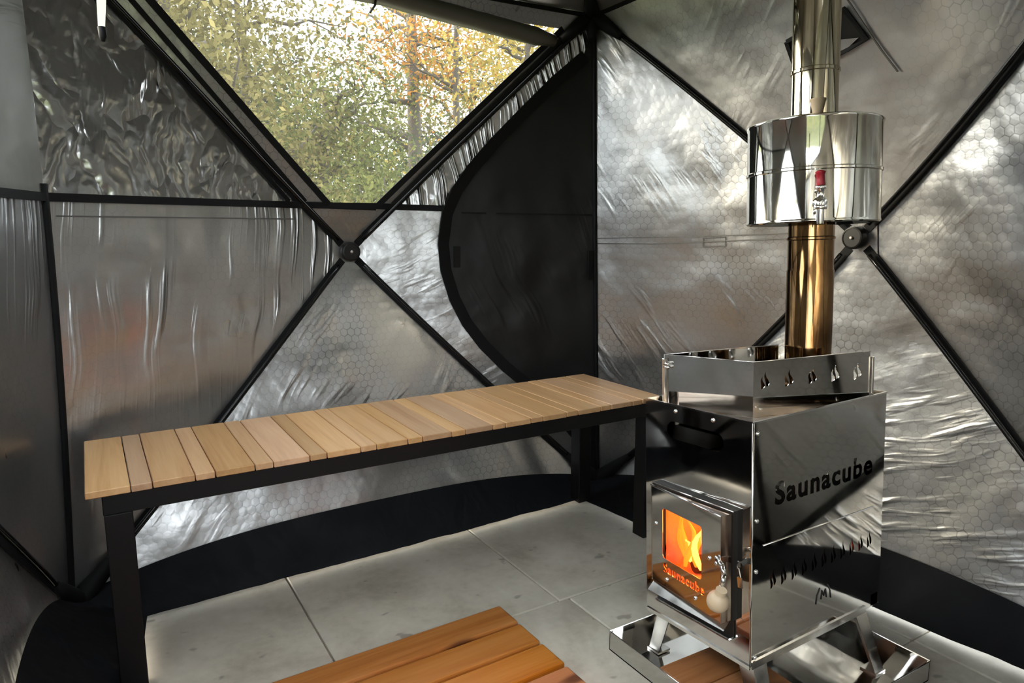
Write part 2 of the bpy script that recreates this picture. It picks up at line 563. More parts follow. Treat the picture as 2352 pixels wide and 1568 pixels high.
HEM = [(i/24, hem(i/24)) for i in range(25)]
HEMR = [(i/24, hem(i/24, .058)) for i in range(25)]


def inside(poly, x, y):
    c = False
    n = len(poly)
    for i in range(n):
        x1, y1 = poly[i]; x2, y2 = poly[(i+1) % n]
        if (y1 > y) != (y2 > y) and x < (x2-x1)*(y-y1)/(y2-y1)+x1: c = not c
    return c


def panel(name, wall, poly, mat, parent, step=.022, amp=.004, off=0.0, holes=(), freq=5.0, seed=0.0, pleat=None):
    """one piece of tent cloth: polygon in wall coordinates, meshed and given real waves"""
    pts = []; edges = []
    def ring(pl):
        s0 = len(pts)
        for i in range(len(pl)):
            a, b = pl[i], pl[(i+1) % len(pl)]
            L = math.hypot(b[0]-a[0], b[1]-a[1])
            n = max(1, int(L/step))
            for k in range(n): pts.append((a[0]+(b[0]-a[0])*k/n, a[1]+(b[1]-a[1])*k/n))
        e0 = len(pts)
        for i in range(s0, e0): edges.append((i, i+1 if i+1 < e0 else s0))
        return e0
    ring(poly)
    for hl in holes: ring(hl)
    nb = len(pts)
    bpts = np.array(pts)
    x0, x1 = min(p[0] for p in poly), max(p[0] for p in poly)
    y0, y1 = min(p[1] for p in poly), max(p[1] for p in poly)
    j = 0
    y = y0+step*.5
    while y < y1:
        x = x0+step*(.5 if j % 2 else .0)
        while x < x1:
            if inside(poly, x, y) and not any(inside(hl, x, y) for hl in holes):
                if np.min((bpts[:, 0]-x)**2+(bpts[:, 1]-y)**2) > (step*.45)**2: pts.append((x, y))
            x += step
        y += step*.87; j += 1
    vs, es, fs, ov, _oe, _of = delaunay_2d_cdt([Vector(p) for p in pts], edges, [], 0, 1e-6)
    faces = []
    for f in fs:
        cx = sum(vs[i][0] for i in f)/len(f); cy = sum(vs[i][1] for i in f)/len(f)
        if len(f) == 3 and all(ov[i] and min(ov[i]) < nb for i in f):
            p_, q_, r_ = (vs[i] for i in f)
            if abs((q_[0]-p_[0])*(r_[1]-p_[1])-(q_[1]-p_[1])*(r_[0]-p_[0])) < step*step*.02: continue
        if inside(poly, cx, cy) and not any(inside(hl, cx, cy) for hl in holes): faces.append(f)
    co = []
    nv = Vector(wall.n)
    for v in vs:
        d = min((bpts[:, 0]-v[0])**2+(bpts[:, 1]-v[1])**2)**.5
        k = min(1.0, d/.05)
        P = wall(v[0], v[1], off)
        a = amp*k*(noise.noise((v[0]*freq*2+seed, v[1]*freq*2, seed*3.1))+.5*noise.noise((v[0]*freq*5+seed, v[1]*freq*5, seed)))
        if pleat:
            pa, pf, pdir = pleat
            ph = (v[0]*math.cos(pdir)+v[1]*math.sin(pdir))*pf
            a += pa*k*noise.noise((ph, v[1]*1.5+seed, seed))
        co.append(P-nv*a)
    me = bpy.data.meshes.new(name)
    me.from_pydata(co, [], faces)
    uvl = me.uv_layers.new(name='UVMap')
    hgt = 1.785
    for lp in me.loops:
        v = vs[lp.vertex_index]
        uvl.data[lp.index].uv = (v[0]*1.81, v[1]*hgt)
    me.update()
    # make normals face the room
    if me.polygons and me.polygons[0].normal.dot(nv) > 0: me.flip_normals()
    return link(name, me, mat, parent, True)


def strip(name, wall, uvs, width, mat, parent, off=.004, thick=.004, n=None):
    """webbing or zip tape sewn on the cloth along a line in wall coordinates"""
    P = []
    for a, b in zip(uvs, uvs[1:]):
        k = max(1, int(math.hypot(b[0]-a[0], b[1]-a[1])/.03))
        for i in range(k): P.append((a[0]+(b[0]-a[0])*i/k, a[1]+(b[1]-a[1])*i/k))
    P.append(uvs[-1])
    bm = bmesh.new()
    rows = []
    nv = Vector(wall.n)
    Q = [wall(*p, off) for p in P]
    for i, q in enumerate(Q):
        tdir = (Q[min(i+1, len(Q)-1)]-Q[max(i-1, 0)]).normalized()
        s = tdir.cross(nv).normalized()*width/2
        rows.append([bm.verts.new(q+s), bm.verts.new(q-s), bm.verts.new(q-s-nv*thick), bm.verts.new(q+s-nv*thick)])
    for a, b in zip(rows, rows[1:]):
        for k in range(4): bm.faces.new((a[k], a[(k+1) % 4], b[(k+1) % 4], b[k]))
    bm.faces.new(rows[0]); bm.faces.new(list(reversed(rows[-1])))
    bmesh.ops.recalc_face_normals(bm, faces=bm.faces)
    return obj(name, bm, mat, parent)


def pole(wall, sx, sy, parent, t0=.05, off=.022, rad=.0065):
    pts = [wall(*wall.crease(sx, sy, t0+(1.0-t0-.01)*i/24), off*(1-(i/24)**8)) for i in range(25)]
    strip('pole_sleeve', wall, [wall.crease(sx, sy, .03+.96*i/24) for i in range(25)], .026, M['tape'], parent, .003, .003)
    return tube('pole', pts, rad, M['rod'], parent, 10)


def hub(wall, parent):
    c = wall(*wall.hub(), .02)
    n = -Vector(wall.n)
    Mx = Matrix.Translation(c) @ n.to_track_quat('Z', 'Y').to_matrix().to_4x4()
    h = lathe('hub', [(0, -.012), (.026, -.012), (.0335, -.006), (.0335, .012), (.031, .0165), (.027, .018), (.0265, .0165), (0, .0165)], M['hub'], parent, 40, Mx)
    lathe('hub_pin', [(0, .016), (.0048, .016), (.0048, .021), (.003, .0225), (0, .0225)], M['pin'], h, 16, Mx)
    u, v = wall.hub()
    e, f = .062/wall.w*1.0, .062/1.785
    for sx, sy in ((1, 0), (-1, 0), (0, 1), (0, -1)):
        if sx: pl = [(u, v), (u+sx*e, v-f), (u+sx*e, v+f)]
        else: pl = [(u, v), (u-e, v+sy*f), (u+e, v+sy*f)]
        panel('hub_patch', wall, pl, M['quilt_c'], parent, .012, .002, .004, freq=14)
    return h


def wall_root(name, wall, label):
    o = empty(name)
    tag(o, label, None, None, 'structure')
    return o


# --- back wall
wb = wall_root('wall_back', WB, 'silver quilted tent wall with window, hub poles and black zip door panel behind bench')
H0 = WB.hub()
def cz(t, sx, sy, w=WB): return w.crease(sx, sy, t)
tl, tr_, bl, br = (0, 1), (1, 1), (0, 0), (1, 0)
SV = .612                              # seam height
tS = (SV-WB.vh)/(1-WB.vh)              # where the seam meets the upper poles
sl, sr = cz(tS, -1, 1), cz(tS, 1, 1)
panel('foil_panel', WB, [(0, SV), sl, tl], M['foil'], wb, amp=.012, freq=4, seed=1.3, pleat=(.012, 18, .15))
panel('side_panel', WB, [bl, H0, sl, (0, SV)], M['quilt_b'], wb, amp=.005, seed=2.1, pleat=(.006, 26, 0))
panel('lower_panel', WB, HEM+[H0], M['quilt_a'], wb, amp=.006, freq=3, seed=3.7)
# window opening in the upper triangle
wBL, wBR = WB.pix(756, 472), WB.pix(862, 476)
wl1, wr1 = WB.pix(345, 2), WB.pix(1245, 110)
def ext(a, b, v): k = (v-a[1])/(b[1]-a[1]); return (a[0]+(b[0]-a[0])*k, v)
WT = .965
wTL, wTR = ext(wBL, wl1, WT), ext(wBR, wr1, WT)
win = [wBL, wBR, wTR, wTL]
panel('window_surround', WB, [H0, tr_, tl], M['quilt_c'], wb, amp=.004, seed=4.2, holes=[win])
# right triangle: pale strip, seam, black D-shaped door panel
arcpx = [(1340, 130), (1270, 190), (1200, 260), (1130, 332), (1080, 390), (1046, 440), (1025, 490), (1016, 560), (1022, 620), (1042, 685), (1070, 740), (1108, 790), (1160, 842), (1212, 884)]
arc = [WB.pix(*p) for p in arcpx] + [(.91, .175), (.965, .10)]
k5 = 6                                 # arc point nearest to the seam
arc_s = ((arc[k5][0]+arc[k5-1][0])/2, SV-.004)
up_arc = arc[:k5]
dn_arc = [p for p in arc[k5:]]
panel('pleated_panel', WB, [sr, arc_s]+list(reversed(up_arc))+[(.995, .965), tr_], M['foil_b'], wb, amp=.007, freq=5, seed=5.5, pleat=(.012, 46, .1))
panel('side_panel', WB, [H0, cz(.985, 1, -1)] + list(reversed(dn_arc)) + [arc_s, sr], M['quilt_e'], wb, amp=.004, seed=6.1)
panel('zip_door_panel', WB, up_arc+[arc_s]+dn_arc+[(.985, .02), (1, 0), (1, 1), (.995, .965)], M['black_cloth'], wb, amp=.008, freq=3, seed=7.3, pleat=(.007, 22, 0))
strip('door_zip', WB, arc[:1]+arc[1:], .042, M['tape'], wb, .006, .005)
strip('door_seam', WB, [(arc_s[0]+.02, SV-.012), (.995, SV-.016)], .006, M['tape'], wb, .003, .002)
strip('pull_tab', WB, [WB.pix(1048, 565), WB.pix(1048, 614)], .026, M['black_cloth'], wb, .005, .003)
strip('pull_tab', WB, [WB.pix(1352, 575), WB.pix(1350, 642)], .022, M['tape'], wb, .012, .006)
strip('seam_tape', WB, [(0, SV), wBL, (wBR[0], SV), arc_s], .021, M['tape'], wb, .005, .004)
strip('hem', WB, [(.012, SV-.026), (sl[0]-.02, SV-.026)], .004, M['tape_soft'], wb, .003, .002)
for off_ in ((258, 10, 663, 463), (300, 0, 700, 463)):
    a_, b_ = WB.pix(off_[0], off_[1]), WB.pix(off_[2], off_[3])
    strip('zip_tape', WB, [b_, ext(b_, a_, .955)], .014, M['tape'], wb, .006, .004)
for sx, sy in ((-1, 1), (1, 1), (-1, -1), (1, -1)): pole(WB, sx, sy, wb)
hub(WB, wb)

# window with a clear vinyl pane
w1 = empty('window_1'); tag(w1, 'trapezoid clear vinyl tent window looking onto autumn trees', None, None, 'structure')
panel('pane', WB, win, M['film'], w1, .05, .003, .004, freq=3)
strip('window_border', WB, [wTL, wBL], .020, M['tape'], w1, .003, .005)
strip('window_border', WB, [wBL, wBR], .022, M['tape'], w1, .003, .005)
strip('window_border', WB, [wBR, wTR], .020, M['tape'], w1, .003, .005)
o_ = WB.pix(900, 470); q_ = WB.pix(1265, 112)
strip('window_flange', WB, [o_, ext(o_, q_, .95)], .016, M['black_cloth'], w1, .004, .004)

# --- right wall
wr = wall_root('wall_right', WR, 'silver quilted tent wall with hub and crossed poles behind stove')
HR = WR.hub()
panel('side_panel', WR, [bl, HR, tl], M['quilt_c'], wr, amp=.006, seed=11.2, pleat=(.004, 20, .8))
panel('lower_panel', WR, HEMR+[HR], M['quilt_e'], wr, amp=.007, freq=4, seed=12.9)
panel('side_panel', WR, [br, tr_, HR], M['quilt_a'], wr, amp=.006, seed=13.4)
panel('upper_panel', WR, [HR, tr_, tl], M['quilt_up'], wr, amp=.006, seed=14.8)
strip('stitched_band', WR, [(.004, .5365), WR.pix(1500, 560, (.1, .5)), (.43, .553)], .004, M['tape_soft'], wr, .002, .0015)
strip('stitched_band', WR, [(.004, .5475), (.20, .552), (.44, .562)], .003, M['tape_soft'], wr, .002, .0015)
pb = [WR.pix(*p, g=(.25, .54)) for p in ((1616, 546), (1668, 544), (1668, 564), (1616, 566))]
strip('patch_outline', WR, pb+pb[:1], .003, M['tape_soft'], wr, .003, .0015)
for sx, sy in ((-1, 1), (1, 1), (-1, -1), (1, -1)): pole(WR, sx, sy, wr)
hub(WR, wr)
# chimney port in the upper cloth behind the flue
pt = [WR.pix(*p, g=(.48, .82)) for p in ((1812, 98), (1944, 22), (1998, 92), (1838, 172))]
port = panel('chimney_port', WR, pt, M['black_cloth'], wr, .015, .003, .006, seed=2)
pf = [WR.pix(*p, g=(.48, .82)) for p in ((1830, 104), (1978, 88), (1925, 138), (1842, 160))]
panel('port_flap', WR, pf, M['quilt_a'], wr, .015, .004, .012, seed=3)
strip('port_binding', WR, pt+pt[:1], .012, M['tape'], wr, .010, .004)
strip('port_cord', WR, [WR.pix(*p, g=(.55, .82)) for p in ((1938, -20), (1990, 60), (2030, 118), (2066, 165))], .0035, M['tape_soft'], wr, .006, .004)

# --- left wall (window high up lets daylight in)
wl = wall_root('wall_left', WL, 'dark tent wall edge with black corner seam beside the bench')
HL = WL.hub()
SVL = .612
tSL = (SVL-WL.vh)/(1-WL.vh)
lw = [(.43, .63), (.57, .63), (.90, .945), (.10, .945)]
panel('side_panel', WL, [br, (1, SVL), WL.crease(1, 1, tSL), HL], M['quilt_b'], wl, amp=.004, seed=21)
panel('side_panel', WL, [(1, SVL), tr_, WL.crease(1, 1, tSL)], M['roll'], wl, amp=.006, seed=22)
panel('side_panel', WL, [bl, HL, tl], M['quilt_b'], wl, .03, .004, seed=23)
panel('lower_panel', WL, [(i/24, hem(i/24, .10)) for i in range(25)]+[HL], M['quilt_a'], wl, .03, .005, seed=24)
panel('upper_panel', WL, [HL, tr_, tl], M['quilt_up'], wl, .03, .005, seed=25, holes=[lw])
strip('seam_tape', WL, [WL.crease(1, 1, tSL), (.9, SVL), (1, SVL)], .021, M['tape'], wl, .005, .004)
for sx, sy in ((-1, 1), (1, 1), (-1, -1), (1, -1)): pole(WL, sx, sy, wl)
hub(WL, wl)
w2 = empty('window_2'); tag(w2, 'clear vinyl window high in the left tent wall', None, None, 'structure')
panel('pane', WL, lw, M['film'], w2, .06, .003, .004)

# --- front wall: the entrance (left of its hub) is zipped open, the photograph is taken through it
wf = wall_root('wall_front', WF, 'tent entrance wall with its door zipped open')
HF = WF.hub()
dcut = [(.62, .40), (.93, .30), (.995, .34), (.995, .78), (.90, .76), (.64, .68)]   # unzipped entrance, seen from inside
panel('side_panel', WF, [bl, HF, tl], M['quilt_a'], wf, .03, .006, seed=31)
panel('lower_panel', WF, HEM+[(.995, .34), (.93, .30), (.62, .40), HF], M['quilt_d'], wf, .03, .006, seed=32)
panel('upper_panel', WF, [HF, (.64, .68), (.90, .76), (.995, .78), tr_, tl], M['quilt_up'], wf, .03, .006, seed=33)
strip('door_zip', WF, dcut+dcut[:1], .02, M['tape'], wf, .004, .004)
for sx, sy in ((-1, 1), (-1, -1)): pole(WF, sx, sy, wf)
hub(WF, wf)

# --- corner seams
def corner_seam(wall, u, parent, width=.022, top=1.0):
    pts = [wall(u, top*v/20, .006) for v in range(21)]
    return tube('corner_seam', pts, width/2, M['tape'], parent, 8)
corner_seam(WB, 1, wb, .016); corner_seam(WB, 0, wb, .02, .63); corner_seam(WR, 1, wr)

# --- ceiling: shallow pyramid
ce = empty('ceiling'); tag(ce, 'silver lined tent roof rising to a centre hub', None, None, 'structure')
cc = [WL(0, 1), WR(1, 1), WB(1, 1), WB(0, 1)]
peak = Vector((.79, 1.23, 2.10))
def roofpanel(ea, eb_, seed):
    """between an eave curve and the peak"""
    bm = bmesh.new()
    uvl = bm.loops.layers.uv.new('UVMap')
    N, K = 20, 14
    g = [[None]*(N+1) for _ in range(K+1)]
    for j in range(K+1):
        for i in range(N+1):
            e = ea(i/N)
            s = j/K
            P = e.lerp(peak, s)
            P.z += .05*math.sin(math.pi*s)
            P.z += .006*noise.noise((i*.4+seed, j*.5, seed))*(1 if 0 < i < N else 0)
            g[j][i] = bm.verts.new(P)
    for j in range(K):
        for i in range(N):
            f = bm.faces.new((g[j][i], g[j][i+1], g[j+1][i+1], g[j+1][i])); f.smooth = True
            for l_ in f.loops: l_[uvl].uv = (l_.vert.co.x+l_.vert.co.y*.3, l_.vert.co.y+l_.vert.co.z)
    bmesh.ops.remove_doubles(bm, verts=bm.verts, dist=.0005)
    return obj('roof_panel', bm, M['roof'], ce)
roofpanel(lambda t: WB(t, 1), 0, 1); roofpanel(lambda t: WR(t, 1), 0, 2); roofpanel(lambda t: WL(t, 1), 0, 3); roofpanel(lambda t: WF(t, 1), 0, 4)
for c_ in (WB(0, 1), WB(1, 1), WR(1, 1), WL(0, 1)):
    pts = []
    for i in range(13):
        s = i/12; P = c_.lerp(peak, s); P.z += .05*math.sin(math.pi*s)-.02; pts.append(P)
    tube('roof_pole', pts, .007, M['rod'], ce, 8)
lathe('roof_hub', [(0, -.03), (.03, -.03), (.034, -.02), (.034, .0), (0, .0)], M['hub'], ce, 32, Matrix.Translation(peak))
for w_, u_ in ((WB, 'b'), (WR, 'r')):
    strip('eave_seam', w_, [(i/20, .996) for i in range(21)], .014, M['tape'], wb if u_ == 'b' else wr, .003, .004)
# dark webbing pocket that holds the pole ends in the far top corner
pc = WB(1, 1)
bm = bmesh.new()
for d_ in ((-.13, .02, -.10), (.035, -.12, -.10), (-.03, -.03, -.10), (-.10, -.10, .03)):
    add_tube(bm, [pc+Vector((-.01, -.01, -.005)), pc+Vector(d_)*.55, pc+Vector(d_)], [.03, .024, .013], 8)
obj('corner_pocket', bm, M['tape'], wb)
def pocket(walls, parent):
    """black sleeve that gathers the pole ends in a bottom corner"""
    bm = bmesh.new()
    for w_, sx in walls:
        pts = [w_(*w_.crease(sx, -1, t_), .016) for t_ in (1.0, .96, .91, .86)]
        add_tube(bm, pts, [.030, .030, .022, .010], 10)
    return obj('corner_pocket', bm, M['tape'], parent)
pocket(((WB, 1), (WR, -1)), wb)
pocket(((WB, -1), (WL, 1)), wb)


# --- mud skirts lying on the floor along the walls
def skirt(name, wall, inner, parent, seed):
    """inner: list of floor points, same order as the wall bottom"""
    N, K = 60, 8
    L = [0]
    for a, b in zip(inner, inner[1:]): L.append(L[-1]+(Vector(b)-Vector(a)).length)
    def inn(t):
        s = t*L[-1]
        for i in range(len(inner)-1):
            if s <= L[i+1]+1e-9:
                k = (s-L[i])/(L[i+1]-L[i])
                return Vector(inner[i]).lerp(Vector(inner[i+1]), k)
        return Vector(inner[-1])
    bm = bmesh.new()
    uvl = bm.loops.layers.uv.new('UVMap')
    g = []
    for i in range(N+1):
        t = i/N
        a = wall(t, hem(t, .058 if wall is WR else .10 if wall is WL else .044)+.014, .006); b = inn(t).to_3d()
        row = []
        for j in range(K+1):
            s = j/K
            P = a.lerp(Vector((b.x, b.y, .006)), s)
            P.z = .006+(a.z-.006)*(1-s)**1.5
            if 0 < j:
                P.z += max(0, .010*noise.noise((t*9+seed, s*2, seed)))+.002*noise.noise((t*40, s*3, seed))
                P.z = max(P.z, .004)
                if j == K: P += Vector((noise.noise((t*7, seed, 1)), noise.noise((t*7, seed, 5)), 0))*.006
            row.append(bm.verts.new(P))
        g.append(row)
    for i in range(N):
        for j in range(K):
            f = bm.faces.new((g[i][j], g[i+1][j], g[i+1][j+1], g[i][j+1])); f.smooth = True
            for l_ in f.loops: l_[uvl].uv = (l_.vert.co.x, l_.vert.co.y)
    return obj(name, bm, M['navy'], parent)


skirt('floor_skirt', WB, [(.0, 1.95), (.45, 1.968), (1.0, 1.982), (1.525, 2.0)], wb, 1)
skirt('floor_skirt', WR, [(1.525, 2.0), (1.56, 1.68), (1.66, 1.30), (1.735, .974), (1.768, .637), (1.78, .45)], wr, 2)
skirt('floor_skirt', WL, [(.03, .42), (.03, 1.2), (.045, 1.8), (.065, 1.975)], wl, 3)
skirt('floor_skirt', WF, [(1.78, .45), (1.0, .36), (.03, .42)], wf, 4)

# rolled-up window cover
rp = []
rr = []
for i in range(34):
    u = .16+(.905-.16)*i/33
    v = .968-.030*((u-.5)/.4) if u > .5 else .968+.004*(.5-u)
    rp.append(WB(u, v, .03))
    taper = 1.12 if u < .51 else .98
    rr.append((.031*taper+.0025*noise.noise((u*30, 2, 1)))*(1.0 if u < .86 else 1-(u-.86)*8))
o = tube('rolled_window_cover', rp, rr, M['roll'], None, 16)
tag(o, 'rolled-up dark cloth window cover hanging along top of the trees window', 'window cover')
tt = tube('tie_strap', [WB(.517, .985, .03), WB(.517, .968, .066), WB(.518, .945, .05), WB(.518, .94, .01)], .004, M['tape'], o, 8)

# ------------------------------------------------------------------ floor and ground
fl = empty('floor'); tag(fl, 'pale grey concrete paving slabs under the tent', None, None, 'structure')
bm = bmesh.new()
add_box(bm, (-1.6, -1.4, -.06), (3.2, 3.2, -.012))
obj('sand_bed', bm, M['joint'], fl)
bm = bmesh.new()
add_box(bm, (-.304, -.304, -.04), (.304, .304, 0), .003)
pme = bpy.data.meshes.new('paver'); bm.to_mesh(pme); bm.free(); pme.materials.append(M['paver'])
for i in range(-2, 5):
    for j in range(-4, 3):
        o = bpy.data.objects.new('paver', pme); C.objects.link(o); o.parent = fl
        o.location = (.428+.612*(i+.5)+(.03 if j < 0 else 0), 1.457+.612*(j+.5), rnd.uniform(-.0008, 0))
bm = bmesh.new()
bmesh.ops.create_grid(bm, x_segments=40, y_segments=40, size=30)
for v in bm.verts: v.co.z = -.05+.25*noise.noise((v.co.x*.15, v.co.y*.15, 0))*min(1, max(0, (Vector((v.co.x, v.co.y-1)).length-5)/6))-.02
gr = obj('ground', bm, M['ground'], None, True)
tag(gr, 'grassy woodland ground outside the tent', None, None, 'structure')

# ------------------------------------------------------------------ trees outside
def leaf_cloud(bm, centers, n, spread, size, rng):
    for _ in range(n):
        c = rng.choice(centers)
        p = c+Vector((rng.gauss(0, spread), rng.gauss(0, spread), rng.gauss(0, spread*.75)))
        a = Vector((rng.gauss(0, 1), rng.gauss(0, 1), rng.gauss(0, 1))).normalized()
        b = a.orthogonal().normalized()
        b = (Matrix.Rotation(rng.uniform(0, 6.28), 3, a) @ b)
        s = size*rng.uniform(.6, 1.3)
        q = [p-b*s, p+a.cross(b)*s*.45, p+b*s, p-a.cross(b)*s*.45]
        bm.faces.new([bm.verts.new(k) for k in q])


def tree(name, px, r, height, crown0, width, mat, label, nleaf, size, seed, trunk=.10, az=None, lean=0.0, spread=.35, branches=14, group='trees outside the tent window', cat='tree'):
    rng = random.Random(seed)
    if az is None: az = YAW+math.atan((px-W/2)/FPX)
    x, y = r*math.sin(az), r*math.cos(az)
    root = empty(name, (x, y, -.05))
    tag(root, label, cat, group)
    pts = []
    for i in range(9):
        s = i/8
        pts.append(Vector((lean*s+.12*noise.noise((s*3, seed, 0)), .12*noise.noise((s*3, seed, 4)), height*.95*s)))
    tube('trunk', pts, [trunk*(1-.8*i/8) for i in range(9)], M['bark'], root, 10)
    cent = []
    for k in range(branches):
        bm = bmesh.new()
        s = rng.uniform(crown0/height, .95)
        i = min(7, int(s*8)); base = pts[i].lerp(pts[i+1], s*8-i)
        ang = rng.uniform(0, 6.28)
        ln = width*rng.uniform(.5, 1.0)*(1-.45*(s-.3))
        q = [base]
        d = Vector((math.cos(ang), math.sin(ang), rng.uniform(.1, .7)))
        for m_ in range(1, 5):
            q.append(base+d*ln*m_/4+Vector((rng.gauss(0, .06), rng.gauss(0, .06), rng.gauss(0, .06)))*ln)
        add_tube(bm, q, [trunk*.34*(1-.2*m_) for m_ in range(5)], 6)
        cent += q[2:]
        for h_ in range(3):
            b0 = q[rng.randint(1, 4)]
            e = b0+Vector((rng.gauss(0, .35), rng.gauss(0, .35), rng.gauss(.1, .3)))*ln*.7
            add_tube(bm, [b0, b0.lerp(e, .5)+Vector((rng.gauss(0, .03), rng.gauss(0, .03), .02)), e], [trunk*.12, trunk*.08, trunk*.04], 5)
            cent.append(e)
        obj('branch', bm, M['bark'], root)
    bm = bmesh.new()
    leaf_cloud(bm, cent, nleaf, spread, size, rng)
    fo = obj('foliage', bm, M[mat], root)
    fo['kind'] = 'stuff'
    return root


def shrub(px, r, height, width, mat, label, nleaf, size, seed, az=None):
    rng = random.Random(seed)
    if az is None: az = YAW+math.atan((px-W/2)/FPX)
    root = empty('shrub', (r*math.sin(az), r*math.cos(az), -.05))
    tag(root, label, 'shrub', 'shrubs outside the tent window')
    bm = bmesh.new(); cent = []
    for k in range(16):
        ang = rng.uniform(0, 6.28); d = Vector((math.cos(ang)*width*rng.uniform(.2, .9), math.sin(ang)*width*rng.uniform(.2, .9), height*rng.uniform(.55, .95)))
        add_tube(bm, [(0, 0, 0), d*.5+Vector((0, 0, .1)), d], [.02, .014, .006], 5)
        cent += [d*.45, d*.7, d]
    obj('stems', bm, M['bark'], root)
    bm = bmesh.new()
    leaf_cloud(bm, cent, nleaf, .22*width, size, rng)
    fo = obj('foliage', bm, M[mat], root); fo['kind'] = 'stuff'


tree('broadleaf_tree', 430, 7.0, 4.6, 1.6, 1.35, 'leaf_olive', 'broad olive-leaved tree at the window edge beside the foil panel', 11000, .036, 3, .10)
tree('broadleaf_tree', 590, 8.5, 4.4, 1.3, 1.4, 'leaf_olive', 'olive-brown leafy tree with fine twigs between two broad trees', 8500, .036, 5, .09)
tree('broadleaf_tree', 745, 9.5, 3.0, 1.0, 1.0, 'leaf_green', 'green tree with a dark crooked trunk low in the window', 5500, .034, 6, .13, lean=.1)
tree('slender_tree', 960, 11.0, 7.0, 2.3, 1.2, 'leaf_green', 'tall straight grey-trunked tree with sparse green leaves', 2600, .036, 9, .15, spread=.45)
tree('slender_tree', 1058, 10.0, 6.2, 2.2, 1.15, 'leaf_orange', 'thin-trunked tree with orange autumn leaves', 3600, .040, 12, .07)
tree('broadleaf_tree', 1215, 8.5, 4.4, 1.2, 1.2, 'leaf_yellow', 'golden yellow autumn tree at the window corner', 6500, .036, 14, .08)
tree('far_tree', 640, 17, 4.4, .8, 2.2, 'leaf_dark', 'dark green distant tree behind the crooked-trunk tree', 12000, .07, 21, .16, spread=.7)
tree('far_tree', 860, 19, 3.4, .8, 2.4, 'leaf_green', 'low green distant tree under the open sky', 12000, .07, 22, .16, spread=.7)
tree('far_tree', 1090, 17, 5.2, .8, 2.4, 'leaf_olive', 'olive distant tree behind the orange autumn tree', 8000, .06, 23, .16, spread=.7)
tree('far_tree', 330, 15, 6.0, .8, 2.6, 'leaf_dark', 'dark distant tree behind the broad olive-leaved tree', 7000, .06, 24, .16, spread=.7)
tree('far_tree', 1330, 16, 5.2, .8, 2.4, 'leaf_yellow', 'yellow-green distant tree behind the golden tree', 7000, .06, 25, .16, spread=.7)
shrub(620, 6.2, 1.35, .9, 'leaf_olive', 'brownish olive shrub under the window left edge', 8000, .028, 31)
shrub(770, 6.8, 1.40, .9, 'leaf_green', 'green shrub at the foot of the crooked trunk', 8500, .028, 32)
shrub(930, 7.2, 1.65, 1.0, 'leaf_green', 'tall green shrub in front of the grey-trunked tree', 9000, .028, 33)
shrub(1080, 7.5, 2.0, 1.0, 'leaf_dark', 'dark green shrub beneath the orange autumn tree', 8000, .03, 34)
# trees beside and behind the tent, seen only in the steel
for i_, (az_, r_, mt, lb) in enumerate(((-118, 6.5, 'leaf_yellow', 'yellow tree beyond the left tent wall'), (-95, 8.5, 'leaf_green', 'green tree beyond the left tent window'),
                                       (-150, 9, 'leaf_olive', 'olive tree outside the entrance on the left'), (165, 11, 'leaf_dark', 'dark tree far outside the entrance'))):
    tree('broadleaf_tree', 0, r_, 4.2, 1.0, 1.5, mt, lb, 4000, .055, 50+i_, .1, az=math.radians(az_), group='trees around the tent')

# ------------------------------------------------------------------ bench
be = empty('bench', (.758, 1.83, 0))
tag(be, 'wooden slatted bench with black metal frame along back tent wall', 'bench')
X0, Y0, YB, ZT = -.042-.758, 1.618-1.83, 2.036-1.83, .479
x = X0
me_w = me_n = None
for k in range(25):
    wd = .0845 if k % 2 == 0 else .0415
    g_ = .0022
    nm = 'slat'
    if k % 2 == 0 and me_w is None or k % 2 and me_n is None:
        bm = bmesh.new(); add_box(bm, (-wd/2+g_/2, Y0, -.0155), (wd/2-g_/2, YB, 0), .0016)
        me = bpy.data.meshes.new('slat'); bm.to_mesh(me); bm.free(); me.materials.append(M['slat'])
        if k % 2 == 0: me_w = me
        else: me_n = me
    o = bpy.data.objects.new('slat', me_w if k % 2 == 0 else me_n); C.objects.link(o); o.parent = be
    o.location = (x+wd/2, 0, ZT+rnd.uniform(-.0006, .0006)); o.rotation_euler = (0, 0, rnd.uniform(-.001, .001))
    x += wd
XE = x
zt = ZT-.0155
box('rail', (X0+.03, Y0+.006, zt-.044), (XE-.006, Y0+.046, zt), M['blackmetal'], be, .002)
box('rail', (X0+.03, YB-.046, zt-.044), (XE-.006, YB-.006, zt), M['blackmetal'], be, .002)
for xa in (X0+.031, XE-.060):
    box('end_rail', (xa, Y0+.046, zt-.044), (xa+.054, YB-.046, zt), M['blackmetal'], be, .002)
    for ya in (Y0+.006, YB-.060):
        box('leg', (xa, ya, .004), (xa+.054, ya+.054, zt-.044), M['blackmetal'], be, .002)

# ------------------------------------------------------------------ duckboard
du = empty('duckboard', (.4, 1.1, 0))
tag(du, 'orange-stained pine duckboard lying on the paving slabs', 'duckboard')
bm = bmesh.new(); add_box(bm, (-.46, -.0455, -.018), (.46, .0455, 0), .005, segs=2)
dme = bpy.data.meshes.new('plank'); bm.to_mesh(dme); bm.free(); dme.materials.append(M['plank'])
for k in range(6):
    o = bpy.data.objects.new('plank', dme); C.objects.link(o); o.parent = du
    o.location = (rnd.uniform(-.002, .002), .3175-k*.1005, .034); o.rotation_euler = (0, 0, math.radians(1.2)+rnd.uniform(-.002, .002))
for xa in (-.36, 0, .34):
    box('batten', (xa-.03, -.23, .001), (xa+.03, .34, .016), M['plank'], du, .001)

